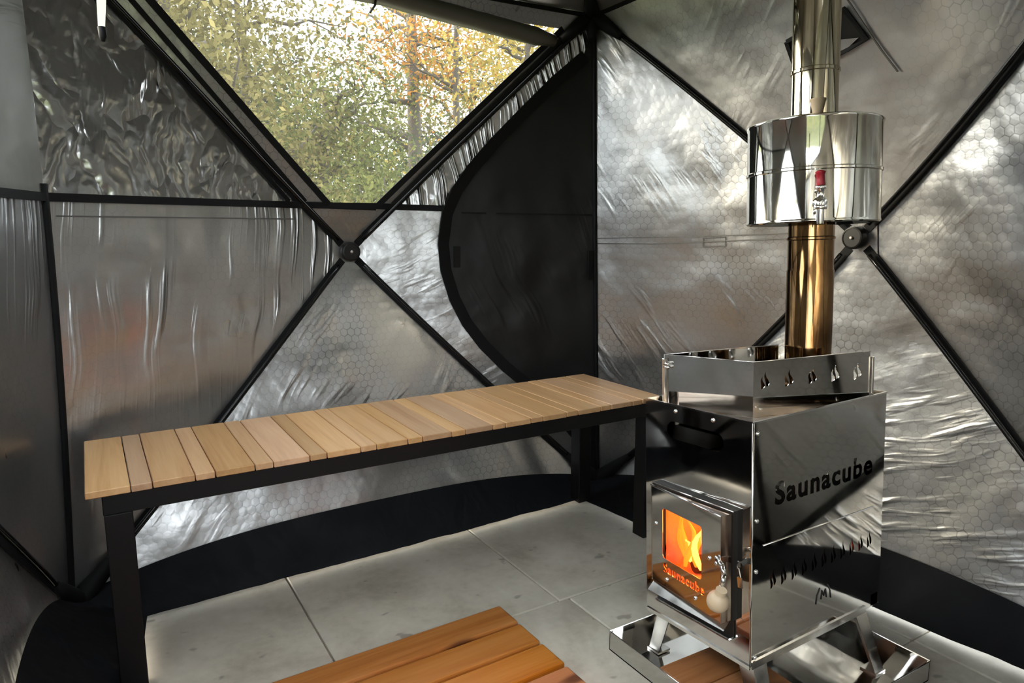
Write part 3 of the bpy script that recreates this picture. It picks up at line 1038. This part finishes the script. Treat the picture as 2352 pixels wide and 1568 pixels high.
# ------------------------------------------------------------------ stove (stands a little tilted on the slabs)
SR = (math.radians(-2.5), math.radians(-.38), math.radians(.8))
ST = Vector((1.085, .8525, .13))
SM = Matrix.Translation(ST) @ (Matrix.Rotation(SR[2], 4, 'Z') @ Matrix.Rotation(SR[1], 4, 'Y') @ Matrix.Rotation(SR[0], 4, 'X'))
def sloc(p): return SM @ Vector(p)
DX, DY, DZ = .46, .30, .509
sv = empty('wood_stove', ST, SR)
tag(sv, 'mirror-polished steel wood stove with glowing glass door on four splayed legs', 'stove')


def text_splines(txt, size, offset=0.0, extra=1.0):
    cu_ = bpy.data.curves.new('lettering', 'FONT')
    cu_.body = txt; cu_.size = size; cu_.offset = offset; cu_.space_character = extra
    to = bpy.data.objects.new('lettering', cu_)
    C.objects.link(to)
    bpy.context.view_layer.objects.active = to
    for o_ in bpy.context.selected_objects: o_.select_set(False)
    to.select_set(True)
    bpy.ops.object.convert(target='CURVE')
    to = bpy.context.view_layer.objects.active
    out = []
    for s in to.data.splines:
        out.append([(tuple(b.handle_left), tuple(b.co), tuple(b.handle_right)) for b in s.bezier_points])
    bpy.data.objects.remove(to, do_unlink=True)
    return out


def fit(spl, x0, x1, y0, y1):
    xs = [b[1][0] for s in spl for b in s]; ys = [b[1][1] for s in spl for b in s]
    ax, ay = min(xs), min(ys); sx = (x1-x0)/(max(xs)-ax); sy = (y1-y0)/(max(ys)-ay)
    return [[tuple((x0+(p[0]-ax)*sx, y0+(p[1]-ay)*sy, 0) for p in b) for b in s] for s in spl]


def embolden(spl, d):
    """bezier outlines to polygons, each pushed outward by d to thicken the strokes"""
    polys = []
    for s in spl:
        pl = []
        for a, b in zip(s, s[1:]+s[:1]):
            p0, p1, p2, p3 = (np.array(k[:2]) for k in (a[1], a[2], b[0], b[1]))
            straight = abs(np.cross(p3-p0, p1-p0))+abs(np.cross(p3-p0, p2-p0)) < 1e-9
            for t_ in ([0.0] if straight else [0, .25, .5, .75]):
                pl.append((1-t_)**3*p0+3*t_*(1-t_)**2*p1+3*t_*t_*(1-t_)*p2+t_**3*p3)
        q = [pl[0]]
        for p in pl[1:]:
            if np.linalg.norm(p-q[-1]) > 2e-5: q.append(p)
        if np.linalg.norm(q[0]-q[-1]) < 2e-5: q.pop()
        polys.append(q)
    area = lambda q: .5*sum(q[i][0]*q[(i+1) % len(q)][1]-q[(i+1) % len(q)][0]*q[i][1] for i in range(len(q)))
    big = max(polys, key=lambda q: abs(area(q)))
    sg = 1 if area(big) > 0 else -1
    out = []
    for q in polys:
        r = []
        n = len(q)
        for i in range(n):
            e0 = q[i]-q[i-1]; e1 = q[(i+1) % n]-q[i]
            n0 = np.array([e0[1], -e0[0]])/np.linalg.norm(e0); n1 = np.array([e1[1], -e1[0]])/np.linalg.norm(e1)
            m = n0+n1
            L = np.linalg.norm(m)
            m = m/L if L > 1e-6 else n0
            k = min(1.6, 1/max(.3, float(m@n0)))
            v = q[i]+sg*d*k*m
            r.append((float(v[0]), float(v[1])))
        out.append(r)
    return out


def winding(pl, x, y):
    w = 0
    for i in range(len(pl)):
        x1, y1 = pl[i]; x2, y2 = pl[(i+1) % len(pl)]
        if y1 <= y < y2 and (x2-x1)*(y-y1)-(x-x1)*(y2-y1) > 0: w += 1
        elif y2 <= y < y1 and (x2-x1)*(y-y1)-(x-x1)*(y2-y1) < 0: w -= 1
    return w


def sheet(name, outer, holes, letters_, Mx, mat, parent, thick=.0008):
    """sheet metal cut to an outline, with cut-outs; drawn in (x, y), placed by Mx"""
    pts, edges = [], []
    for pl in [outer]+list(holes)+list(letters_):
        s0 = len(pts)
        pts += [Vector(p) for p in pl]
        edges += [(k, k+1 if k+1 < len(pts) else s0) for k in range(s0, len(pts))]
    vs, es, fs, *_ = delaunay_2d_cdt(pts, edges, [], 0, 1e-6)
    bm = bmesh.new()
    bv = [bm.verts.new((v[0], v[1], 0)) for v in vs]
    for f in fs:
        cx = sum(vs[k][0] for k in f)/len(f); cy = sum(vs[k][1] for k in f)/len(f)
        if not inside(outer, cx, cy) or any(inside(h_, cx, cy) for h_ in holes): continue
        if letters_ and sum(winding(l_, cx, cy) for l_ in letters_): continue
        bm.faces.new([bv[k] for k in f])
    for v in [v for v in bm.verts if not v.link_faces]: bm.verts.remove(v)
    bmesh.ops.dissolve_limit(bm, angle_limit=.001, verts=bm.verts, edges=bm.edges, delimit=set())
    bmesh.ops.solidify(bm, geom=bm.faces[:], thickness=thick*2)
    bmesh.ops.transform(bm, matrix=Mx, verts=bm.verts)
    bmesh.ops.recalc_face_normals(bm, faces=bm.faces)
    return obj(name, bm, mat, parent)


def flame_slot(cx, cy, h, w, bend=.25):
    """pair of curved flame-shaped slots, the second taller"""
    out = []
    for dx, hh, dy in ((-.62, .86, -.10), (.62, 1.0, .04)):
        L, R = [], []
        for i in range(11):
            t_ = i/10
            wd = w*.52*max(.02, math.sin(math.pi*(t_**.62)))*(1-.35*t_)
            mx_ = cx+dx*w*(1-.45*t_)+bend*w*math.sin(math.pi*2*t_)
            y_ = cy+dy*h+h*hh*t_
            L.append((mx_-wd, y_)); R.append((mx_+wd, y_))
        out.append(L+R[::-1])
    return out


def stadium(cx, cy, w, h, n=8):
    r = h/2; p = []
    for k in range(n+1):
        a = -math.pi/2+math.pi*k/n; p.append((cx+w/2-r+r*math.cos(a), cy+r*math.sin(a)))
    for k in range(n+1):
        a = math.pi/2+math.pi*k/n; p.append((cx-w/2+r+r*math.cos(a), cy+r*math.sin(a)))
    return p


def rrect(x0, x1, y0, y1, r, n=5):
    p = []
    for cx, cy, a0 in ((x1-r, y0+r, -90), (x1-r, y1-r, 0), (x0+r, y1-r, 90), (x0+r, y0+r, 180)):
        for k in range(n+1):
            a = math.radians(a0+90*k/n); p.append((cx+r*math.cos(a), cy+r*math.sin(a)))
    return p


def rect(x0, x1, y0, y1): return [(x0, y0), (x1, y0), (x1, y1), (x0, y1)]


M_side = Matrix(((1, 0, 0, 0), (0, 0, -1, 0), (0, 1, 0, 0), (0, 0, 0, 1)))          # (x, y) -> (x, 0, z)
M_front = Matrix(((0, 0, -1, 0), (-1, 0, 0, DY), (0, 1, 0, 0), (0, 0, 0, 1)))       # (x, y) -> (0, DY-x, z): x runs from the far edge to the near edge
slots = []
for k in range(11): slots += flame_slot(.066+k*.0342, .155, .037, .0085)
letters = embolden(fit(text_splines('Saunacube', .06, 0, 1.14), .071, .409, .329, .374), .0024)
sheet('side_panel', rect(.0005, .424, 0, DZ), slots, letters, M_side, M['steel'], sv)
box('baffle', (.03, .010, .353), (.421, .0115, .46), M['steel_satin'], sv)
box('rear_corner_panel', (.424, .001, .03), (DX, .004, DZ), M['steel'], sv)
sheet('side_panel', rect(0, DX, 0, DZ), [], [], Matrix.Translation((0, DY, 0)) @ M_side, M['steel'], sv)
sheet('front_panel', rect(0, DY, 0, DZ), [stadium(.1475, .452, .160, .040), rrect(.062, .238, .10, .29, .006)], [], M_front, M['steel'], sv)
box('back_panel', (DX-.002, .004, .0), (DX, DY-.001, DZ), M['steel'], sv)
box('bottom_panel', (.001, .001, .0), (DX-.002, DY-.001, .002), M['steel'], sv)
# bright folded top rim
bm = bmesh.new()
for lo, hi in (((-.0012, -.0012, DZ-.002), (.0025, DY+.001, DZ+.0018)), ((.0025, -.0012, DZ-.002), (DX, .0025, DZ+.0018)), ((.0025, DY-.002, DZ-.002), (DX, DY+.001, DZ+.0018)), ((DX-.003, .0025, DZ-.002), (DX+.001, DY-.002, DZ+.0018))):
    add_box(bm, lo, hi)
obj('top_rim', bm, M['chrome'], sv)
# front corner fold
tube('corner_fold', [(0, 0, .002), (0, 0, DZ)], .0022, M['chrome'], sv, 8)
tube('side_crease', [(.033, -.0008, .252), (.422, -.0008, .247)], .0014, M['chrome'], sv, 6)
box('bottom_lip', (.002, -.003, -.004), (.40, .0, .012), M['steel_satin'], sv)
box('bottom_lip', (-.003, .0, -.004), (.0, DY, .004), M['chrome'], sv)
# recessed cooking plate and inner casing
tp = box('top_plate', (.002, .002, .484), (DX-.003, DY-.002, .487), M['steel_top'], sv)
box('inner_casing', (.028, .030, .06), (.36, .034, .484), M['steel_dark'], sv)
box('inner_casing', (.030, .036, .335), (.36, .27, .340), M['steel_dark'], sv)
# screws
scr = bmesh.new(); add_lathe(scr, [(0, .0028), (.0025, .0024), (.0042, .001), (.0045, -.001), (0, -.001)], 14)
sme = bpy.data.meshes.new('screw'); scr.to_mesh(sme); scr.free(); sme.materials.append(M['chrome'])
def screw(p, axis, parent=sv):
    o = bpy.data.objects.new('screw', sme); C.objects.link(o); o.parent = parent
    o.location = p
    o.rotation_euler = {'-y': (math.pi/2, 0, 0), '-x': (0, -math.pi/2, 0), 'z': (0, 0, 0)}[axis]
for z_ in (.486, .308, .202, .018): screw((.014, -.001, z_), '-y')
for y_ in (.207, .101): screw((-.001, y_, .496), '-x')
screw((.16, .012, .487), 'z'); screw((.36, .012, .487), 'z')
# maker's mark scratched low on the side
for nm_, pts_ in (('arc', [(.213, .072), (.216, .090), (.226, .106)]), ('arc', [(.266, .072), (.263, .090), (.254, .106)]),
                  ('m', [(.231, .078), (.234, .098), (.240, .084), (.247, .098), (.250, .078)])):
    tube('etched_mark', [(p[0], -.0009, p[1]) for p in pts_], .0011, M['etch'], sv, 5)

# firebox behind the glass
bm = bmesh.new()
for lo, hi in (((.30, .04, .10), (.305, .262, .33)), ((.012, .036, .10), (.30, .040, .33)), ((.012, .262, .10), (.30, .266, .33)), ((.012, .036, .325), (.30, .266, .33)), ((.012, .036, .095), (.30, .266, .10))):
    add_box(bm, lo, hi)
obj('firebox', bm, M['firebrick'], sv)
for a_, b_, r_ in (((.06, .10, .118), (.26, .20, .120), .019), ((.07, .22, .119), (.27, .13, .121), .021), ((.09, .08, .150), (.22, .22, .155), .018)):
    tube('log', [a_, Vector(a_).lerp(Vector(b_), .5)+Vector((0, .004, .003)), b_], [r_*.95, r_, r_*.9], M['log'], sv, 12)
for k in range(9):
    rg = random.Random(100+k)
    y_, x_ = .115+.016*k+rg.uniform(-.006, .006), rg.uniform(.022, .055)
    hgt = rg.uniform(.05, .12)
    pts = []
    for i in range(9):
        s = i/8
        pts.append((x_+.012*math.sin(s*4+k), y_+.014*math.sin(s*5+k*1.7)*s, .135+hgt*s))
    tube('flame', pts, [max(.0008, .0085*math.sin(math.pi*(.12+.86*i/8))**.8*(1-.35*i/8)) for i in range(9)], M['flame_hot' if k % 3 == 0 else 'flame'], sv, 8)
# one long curling bright flame near the hinge-free side
pts = [(.030, .128+.024*math.cos(math.pi-a), .222+.046*math.sin(a)) for a in [math.radians(d) for d in range(80, 300, 16)]]
tube('flame', pts, [.0035+.0035*math.sin(math.pi*i/(len(pts)-1)) for i in range(len(pts))], M['flame_hot'], sv, 8)
for k in range(14):
    rg = random.Random(200+k)
    bm = bmesh.new(); bmesh.ops.create_icosphere(bm, subdivisions=2, radius=rg.uniform(.008, .015))
    for v in bm.verts: v.co *= 1+.35*noise.noise(v.co*80+Vector((k, 0, 0)))
    c_ = (rg.uniform(.04, .24), rg.uniform(.06, .24), .108+rg.uniform(0, .012))
    bmesh.ops.translate(bm, vec=c_, verts=bm.verts)
    obj('ember', bm, M['ember'], sv)
fl_ = bpy.data.lights.new('fire_glow', 'POINT'); fl_.color = (1.0, .13, .012); fl_.energy = .42; fl_.shadow_soft_size = .03
fo = bpy.data.objects.new('fire_glow', fl_); C.objects.link(fo); fo.parent = sv; fo.location = (.10, .15, .27)

# door frame and the door, slightly ajar (hinged at its far edge)
bm = bmesh.new()
for lo, hi in (((-.014, .034, .312), (0, .266, .323)), ((-.014, .034, .09), (0, .044, .312)), ((-.014, .256, .09), (0, .266, .312)), ((-.014, .044, .09), (0, .256, .10))):
    add_box(bm, lo, hi)
obj('door_frame', bm, M['steel_dark'], sv)
tube('frame_edge', [(-.014, .266, .323), (-.014, .034, .323)], .0012, M['chrome'], sv, 6)
door = empty('door', (-.015, .264, 0), (0, 0, math.radians(-6.0)), sv)
# in door space: x toward the fire (0 = front skin), y negative toward the handle edge
DWID = .226
Md = Matrix(((0, 0, -1, 0), (-1, 0, 0, 0), (0, 1, 0, 0), (0, 0, 0, 1)))
dtext = embolden(fit(text_splines('Saunacube', .03, 0, 1.14), .044, .176, .129, .149), .0009)
sheet('door_skin', rect(0, DWID, .092, .318), [rrect(.040, .168, .160, .276, .007)], dtext, Matrix.Translation((-.004, 0, 0)) @ Md, M['steel'], door)
sheet('door_back', rect(.004, DWID-.004, .096, .314), [rrect(.030, .190, .118, .286, .004)], [], Matrix.Translation((.008, 0, 0)) @ Md, M['steel_dark'], door)
bm = bmesh.new()
d0, d1 = .008, .026
def slab(pts8):
    v8 = [bm.verts.new(p) for p in pts8]
    for f in ((0, 1, 2, 3), (7, 6, 5, 4), (0, 4, 5, 1), (1, 5, 6, 2), (2, 6, 7, 3), (3, 7, 4, 0)): bm.faces.new([v8[i] for i in f])
for za, zb in ((.3165, .3185), (.0915, .0935)):
    slab([(-.0045, 0, za), (-.0045, -DWID, za), (d1, -DWID, za), (d0, 0, za), (-.0045, 0, zb), (-.0045, -DWID, zb), (d1, -DWID, zb), (d0, 0, zb)])
add_box(bm, (-.0045, -DWID, .0935), (d1, -DWID+.002, .3165))
add_box(bm, (-.0045, -.002, .0935), (d0, 0, .3165))
bmesh.ops.recalc_face_normals(bm, faces=bm.faces)
obj('door_edge', bm, M['steel_top'], door)
tube('door_top_bead', [(-.0045, 0, .318), (-.0045, -DWID, .318)], .0026, M['chrome'], door, 8)
sheet('glass_pane', rrect(.032, .188, .120, .284, .006), [], [], Matrix.Translation((.003, 0, 0)) @ Md, M['glass'], door, .0006)
for yy, zz in ((-.017, .232), (-.192, .218), (-.055, .113), (-.150, .112)): screw((-.005, yy, zz), '-x', door)
# handle
hd = [(-.006, -.218, .226), (-.014, -.240, .222), (-.018, -.250, .208), (-.026, -.252, .190), (-.036, -.252, .170)]
hb = bmesh.new()
for a_, b_ in zip(hd, hd[1:]):
    a_, b_ = Vector(a_), Vector(b_)
    add_tube(hb, [a_, b_], .0055, 8)
handle = obj('handle', hb, M['steel_satin'], door)
lathe('knob', [(0, -.022)]+[(.022*math.cos(math.radians(a)), .022*math.sin(math.radians(a))) for a in range(-75, 60, 12)]+[(.011, .021), (.011, .030), (0, .030)], M['knob'], handle, 32, Matrix.Translation((-.036, -.252, .160)) @ Matrix.Rotation(math.radians(20), 4, 'X'))
for zz in (.229, .217): screw((-.008, -.216, zz), '-x', door)
# latch catch on the casing beside the door
bm = bmesh.new()
lp = [(-.002, .026, .212), (-.014, .022, .218), (-.024, .014, .214), (-.028, .006, .200), (-.028, .003, .180)]
for a_, b_ in zip(lp, lp[1:]):
    a_, b_ = Vector(a_), Vector(b_)
    add_box(bm, (-.001, -.006, 0), (.001, .006, (b_-a_).length+.001), 0, Matrix.Translation(a_) @ (b_-a_).to_track_quat('Z', 'Y').to_matrix().to_4x4())
obj('latch_catch', bm, M['steel_satin'], sv)
# ash drawer
dr = empty('ash_drawer', (0, 0, 0), (0, 0, 0), sv)
bm = bmesh.new()
vs_ = [(-.016, .262, .088), (-.016, .040, .088), (-.034, .040, .072), (-.034, .262, .072), (-.006, .262, .045), (-.006, .040, .045), (0, .262, .088), (0, .040, .088)]
vv = [bm.verts.new(p) for p in vs_]
for f in ((6, 0, 1, 7), (0, 3, 2, 1)): bm.faces.new([vv[i] for i in f])
bmesh.ops.solidify(bm, geom=bm.faces[:], thickness=.0015)
obj('lip', bm, M['steel_satin'], dr)
box('drawer_front', (-.004, .040, .046), (-.001, .262, .088), M['steel_dark'], dr)
bm = bmesh.new()
add_box(bm, (-.014, .042, .040), (-.001, .260, .047), .002)
obj('sill', bm, M['chrome'], dr)
# legs: folded angle, splayed
def leg(px, py, qx, qy, sx, sy):
    bm = bmesh.new()
    top = Vector((px, py, .006)); bot = SM.inverted() @ Vector((qx, qy, .010))
    d_ = (bot-top)
    for ax_ in (Vector((sx*.040, 0, 0)), Vector((0, sy*.040, 0))):
        n_ = d_.cross(ax_).normalized()*.0012
        a = [top+n_, top+ax_+n_, bot+ax_*.8+n_, bot+n_]; b = [p-2*n_ for p in a]
        va = [bm.verts.new(p) for p in a]; vb = [bm.verts.new(p) for p in b]
        bm.faces.new(va); bm.faces.new(vb[::-1])
        for k in range(4): bm.faces.new((va[k], vb[k], vb[(k+1) % 4], va[(k+1) % 4]))
    bmesh.ops.recalc_face_normals(bm, faces=bm.faces)
    o = obj('leg', bm, M['steel_satin'], sv)
    fb = SM.inverted() @ Vector((qx, qy, .0075))
    bm = bmesh.new(); add_box(bm, (min(0, sx*.03)+fb.x-.004, min(0, sy*.03)+fb.y-.004, fb.z-.003), (max(0, sx*.03)+fb.x+.004, max(0, sy*.03)+fb.y+.004, fb.z+.002))
    obj('foot', bm, M['steel_satin'], o)
leg(.02, DY-.02, 1.095, 1.155, 1, -1)
leg(.02, .012, 1.098, .818, 1, 1)
leg(DX-.055, .004, 1.492, .808, -1, 1)
leg(DX-.05, DY-.02, 1.495, 1.155, -1, -1)

# stone guard lying askew on the stove top
gd = empty('stone_guard', sloc((.0, 0, .4875)), SR)
tag(gd, 'loose polished steel stone guard sitting askew on the stove top', 'stone guard')
ga, gb, gc = Vector((.052, .294, 0)), Vector((.108, .088, 0)), Vector((.412, .014, 0))
def plate(a, b, h0, h1, holes, name):
    d_ = (b-a); L = d_.length; ex = d_.normalized(); ez = Vector((0, 0, 1)); ey = ez.cross(ex)
    Mx = Matrix(((ex.x, ez.x, -ey.x, a.x), (ex.y, ez.y, -ey.y, a.y), (ex.z, ez.z, -ey.z, a.z), (0, 0, 0, 1)))
    return sheet(name, rect(0, L, h0, h1), holes, [], Mx, M['steel'], gd)
L2 = (gc-gb).length
gs = []
for k in range(5): gs += flame_slot(.028+k*.062, .062, .034, .0105)
GH = .120
plate(ga, gb, 0, GH, [], 'front_plate')
plate(gb, gc, 0, GH, gs, 'near_plate')
gf = ga+(gc-gb)*1.02
plate(ga, gf, 0, GH, [], 'far_plate')
tube('rim', [ga+Vector((0, 0, GH)), gb+Vector((0, 0, GH)), gc+Vector((0, 0, GH))], .0012, M['chrome'], gd, 6)
tube('rim', [ga+Vector((0, 0, GH)), gf+Vector((0, 0, GH))], .0012, M['chrome'], gd, 6)
for p_, hh_ in ((ga+Vector((-.004, -.004, 0)), GH*.93), (gc+Vector((.004, -.002, 0)), GH*.90)):
    box('end_post', (p_.x-.004, p_.y-.004, 0), (p_.x+.004, p_.y+.004, hh_), M['steel_satin'], gd, .001)
bm = bmesh.new()
for dz_ in (.092, .100): add_lathe(bm, [(0, -.004), (.003, -.004), (.003, .012), (0, .012)], 8, Matrix.Translation(ga+Vector((-.006, -.008, dz_))) @ Matrix.Rotation(math.pi/2, 4, 'X'))
obj('wing_screw', bm, M['chrome'], gd)

# flue pipe
PXc, PYc = .387, .155
fp = empty('flue_pipe', sloc((PXc, PYc, .4875)), (SR[0], SR[1]+math.radians(.35), SR[2]))
tag(fp, 'polished steel flue pipe rising from stove through the tent roof', 'flue pipe')
R_ = .0505
lathe('lower_pipe', [(R_+.002, 0), (R_+.002, .30), (R_+.0005, .305), (R_+.0005, .372), (R_+.003, .374), (R_+.003, .379), (R_+.0005, .381), (R_+.0005, .425), (.0, .425)], M['steel_hot'], fp, 64)
lathe('upper_pipe', [(R_, .425), (R_, .748), (R_+.0028, .750), (R_+.0028, .756), (R_+.0006, .758), (R_+.0006, .90), (R_+.0006, 1.9), (0, 1.9)], M['steel_pipe'], fp, 64)
lathe('base_collar', [(R_+.006, 0), (R_+.006, .03), (R_+.0022, .034)], M['steel_hot'], fp, 48)

# water tank around the flue
wt = empty('water_tank', sloc((PXc+.002, PYc, .900)), (SR[0], SR[1]+math.radians(.35), SR[2]))
tag(wt, 'round polished steel water tank fitted around the flue pipe', 'water tank')
RT = .1445
lathe('tank_shell', [(R_+.003, .012), (RT-.010, .004), (RT-.002, -.003), (RT+.0015, 0), (RT+.001, .003), (RT, .006), (RT, .108), (RT+.0022, .110), (RT+.0022, .115), (RT, .117), (RT, .214), (RT+.002, .218), (RT+.002, .222), (RT-.004, .226), (R_+.03, .232), (R_+.003, .232)], M['steel_tank'], wt, 96)
# tap facing the entrance
camd = (SM.inverted().to_3x3() @ (Vector((0, 0, EYE))-sloc((PXc, PYc, 1.0)))); camd.z = 0; camd.normalize()
side = Vector((0, 0, 1)).cross(camd)
dirt = (camd*math.cos(.10)+side*math.sin(.10)).normalized()
tap = empty('tap', dirt*(RT-.001)+Vector((0, 0, -.016)), (0, 0, math.atan2(dirt.y, dirt.x)), wt)
bm = bmesh.new()
add_lathe(bm, [(.014, -.002), (.014, .004), (.010, .006), (.010, .018), (.013, .020), (.013, .030), (.009, .032), (0, .034)], 20, Matrix.Translation((0, 0, .052)) @ Matrix.Rotation(math.pi/2, 4, 'Y'))
add_lathe(bm, [(0, -.014), (.011, -.014), (.0125, -.010), (.0125, .004), (.010, .008), (.007, .010), (.007, .026), (.0105, .028), (.0105, .034), (.008, .037), (0, .037)], 24, Matrix.Translation((.026, 0, .052)))
add_lathe(bm, [(.0135, -.002), (.0145, 0), (.0145, .006), (.0125, .008)], 6, Matrix.Translation((.026, 0, .040)))
obj('valve_body', bm, M['chrome'], tap)
lathe('spout', [(.0062, 0), (.0075, 0), (.008, .004), (.008, .030), (0, .034)], M['chrome'], tap, 20, Matrix.Translation((.026, 0, .008)))
lathe('tap_handle', [(0, 0), (.0085, 0), (.009, .003), (.0085, .010), (.0082, .022), (.0105, .026), (.0105, .028), (.006, .031), (0, .032)], M['red'], tap, 20, Matrix.Translation((.027, 0, .088)) @ Matrix.Rotation(.06, 4, 'X'))
# wooden stopper in the lid
sp_ = empty('stopper', sloc((PXc, PYc, .900))+(SM.to_3x3() @ (dirt*.092+Vector((0, 0, .2325)))), SR)
tag(sp_, 'small flared wooden stopper plugging the water tank lid', 'stopper')
lathe('plug', [(0, -.004), (.010, -.004), (.0115, .006), (.0155, .024), (.0172, .028), (.0165, .031), (0, .031)], M['cork'], sp_, 28)

# ------------------------------------------------------------------ drip tray, boards and foil under the stove
ty = empty('drip_tray', (1.288, .972, 0))
tag(ty, 'shallow square steel drip tray on the slabs under the stove', 'tray')
tx0, tx1, ty0, ty1 = -.277, .262, -.236, .234
box('tray_base', (tx0, ty0, .001), (tx1, ty1, .004), M['steel_tray'], ty)
for nm_, lo, hi in (('tray_side', (tx0, ty0, .001), (tx0+.002, ty1, .050)), ('tray_side', (tx1-.002, ty0, .001), (tx1, ty1, .050)), ('tray_side', (tx0, ty0, .001), (tx1, ty0+.002, .050)), ('tray_side', (tx0, ty1-.002, .001), (tx1, ty1, .050))):
    box(nm_, lo, hi, M['steel_tray'], ty)
for a_, b_ in (((tx0, ty0), (tx0, ty1)), ((tx1, ty0), (tx1, ty1)), ((tx0, ty0), (tx1, ty0)), ((tx0, ty1), (tx1, ty1))):
    tube('rolled_edge', [(a_[0], a_[1], .050), (b_[0], b_[1], .050)], .0016, M['chrome'], ty, 6)
bd = empty('board', (1.155, 1.0, .0045), (0, 0, math.radians(-1.5)))
tag(bd, 'orange-stained pine boards lying in the drip tray under stove door', 'board')
for k, (y0_, y1_) in enumerate(((-.034, .062), (-.135, -.038))):
    box('plank', (-.115, y0_, .0), (.10, y1_, .022), M['block'], bd, .003)
# strap hanging from the roof near the rolled cover
stp = empty('hanging_strap', (0, 0, 0))
d_ = pxray(236, 95); k_ = 1.35/d_[1]
tip = Vector(d_*k_)+Vector((0, 0, EYE))
tag(stp, 'pale strap with dark tip hanging from the tent roof', 'strap')
bm = bmesh.new()
for i in range(12):
    s = i/11
    c_ = tip+Vector((.012*s+.004*math.sin(s*5), 0, .02+.42*s))
    w_ = .004+.005*math.sin(math.pi*min(1, s*1.6+.1))
    e_ = Vector((cr[0], cr[1], 0))
    bm.verts.new(c_-e_*w_); bm.verts.new(c_+e_*w_); bm.verts.new(c_+e_*w_+Vector((0, .002, 0))); bm.verts.new(c_-e_*w_+Vector((0, .002, 0)))
bm.verts.ensure_lookup_table()
for i in range(11):
    for k in range(4): bm.faces.new((bm.verts[i*4+k], bm.verts[i*4+(k+1) % 4], bm.verts[i*4+4+(k+1) % 4], bm.verts[i*4+4+k]))
bmesh.ops.recalc_face_normals(bm, faces=bm.faces)
M['strap'] = plain('pale_webbing', (.50, .54, .40), .6)
obj('webbing', bm, M['strap'], stp)
tube('tip', [tip+Vector((0, 0, .022)), tip+Vector((.001, 0, .008)), tip], [.006, .006, .003], M['tape'], stp, 8)
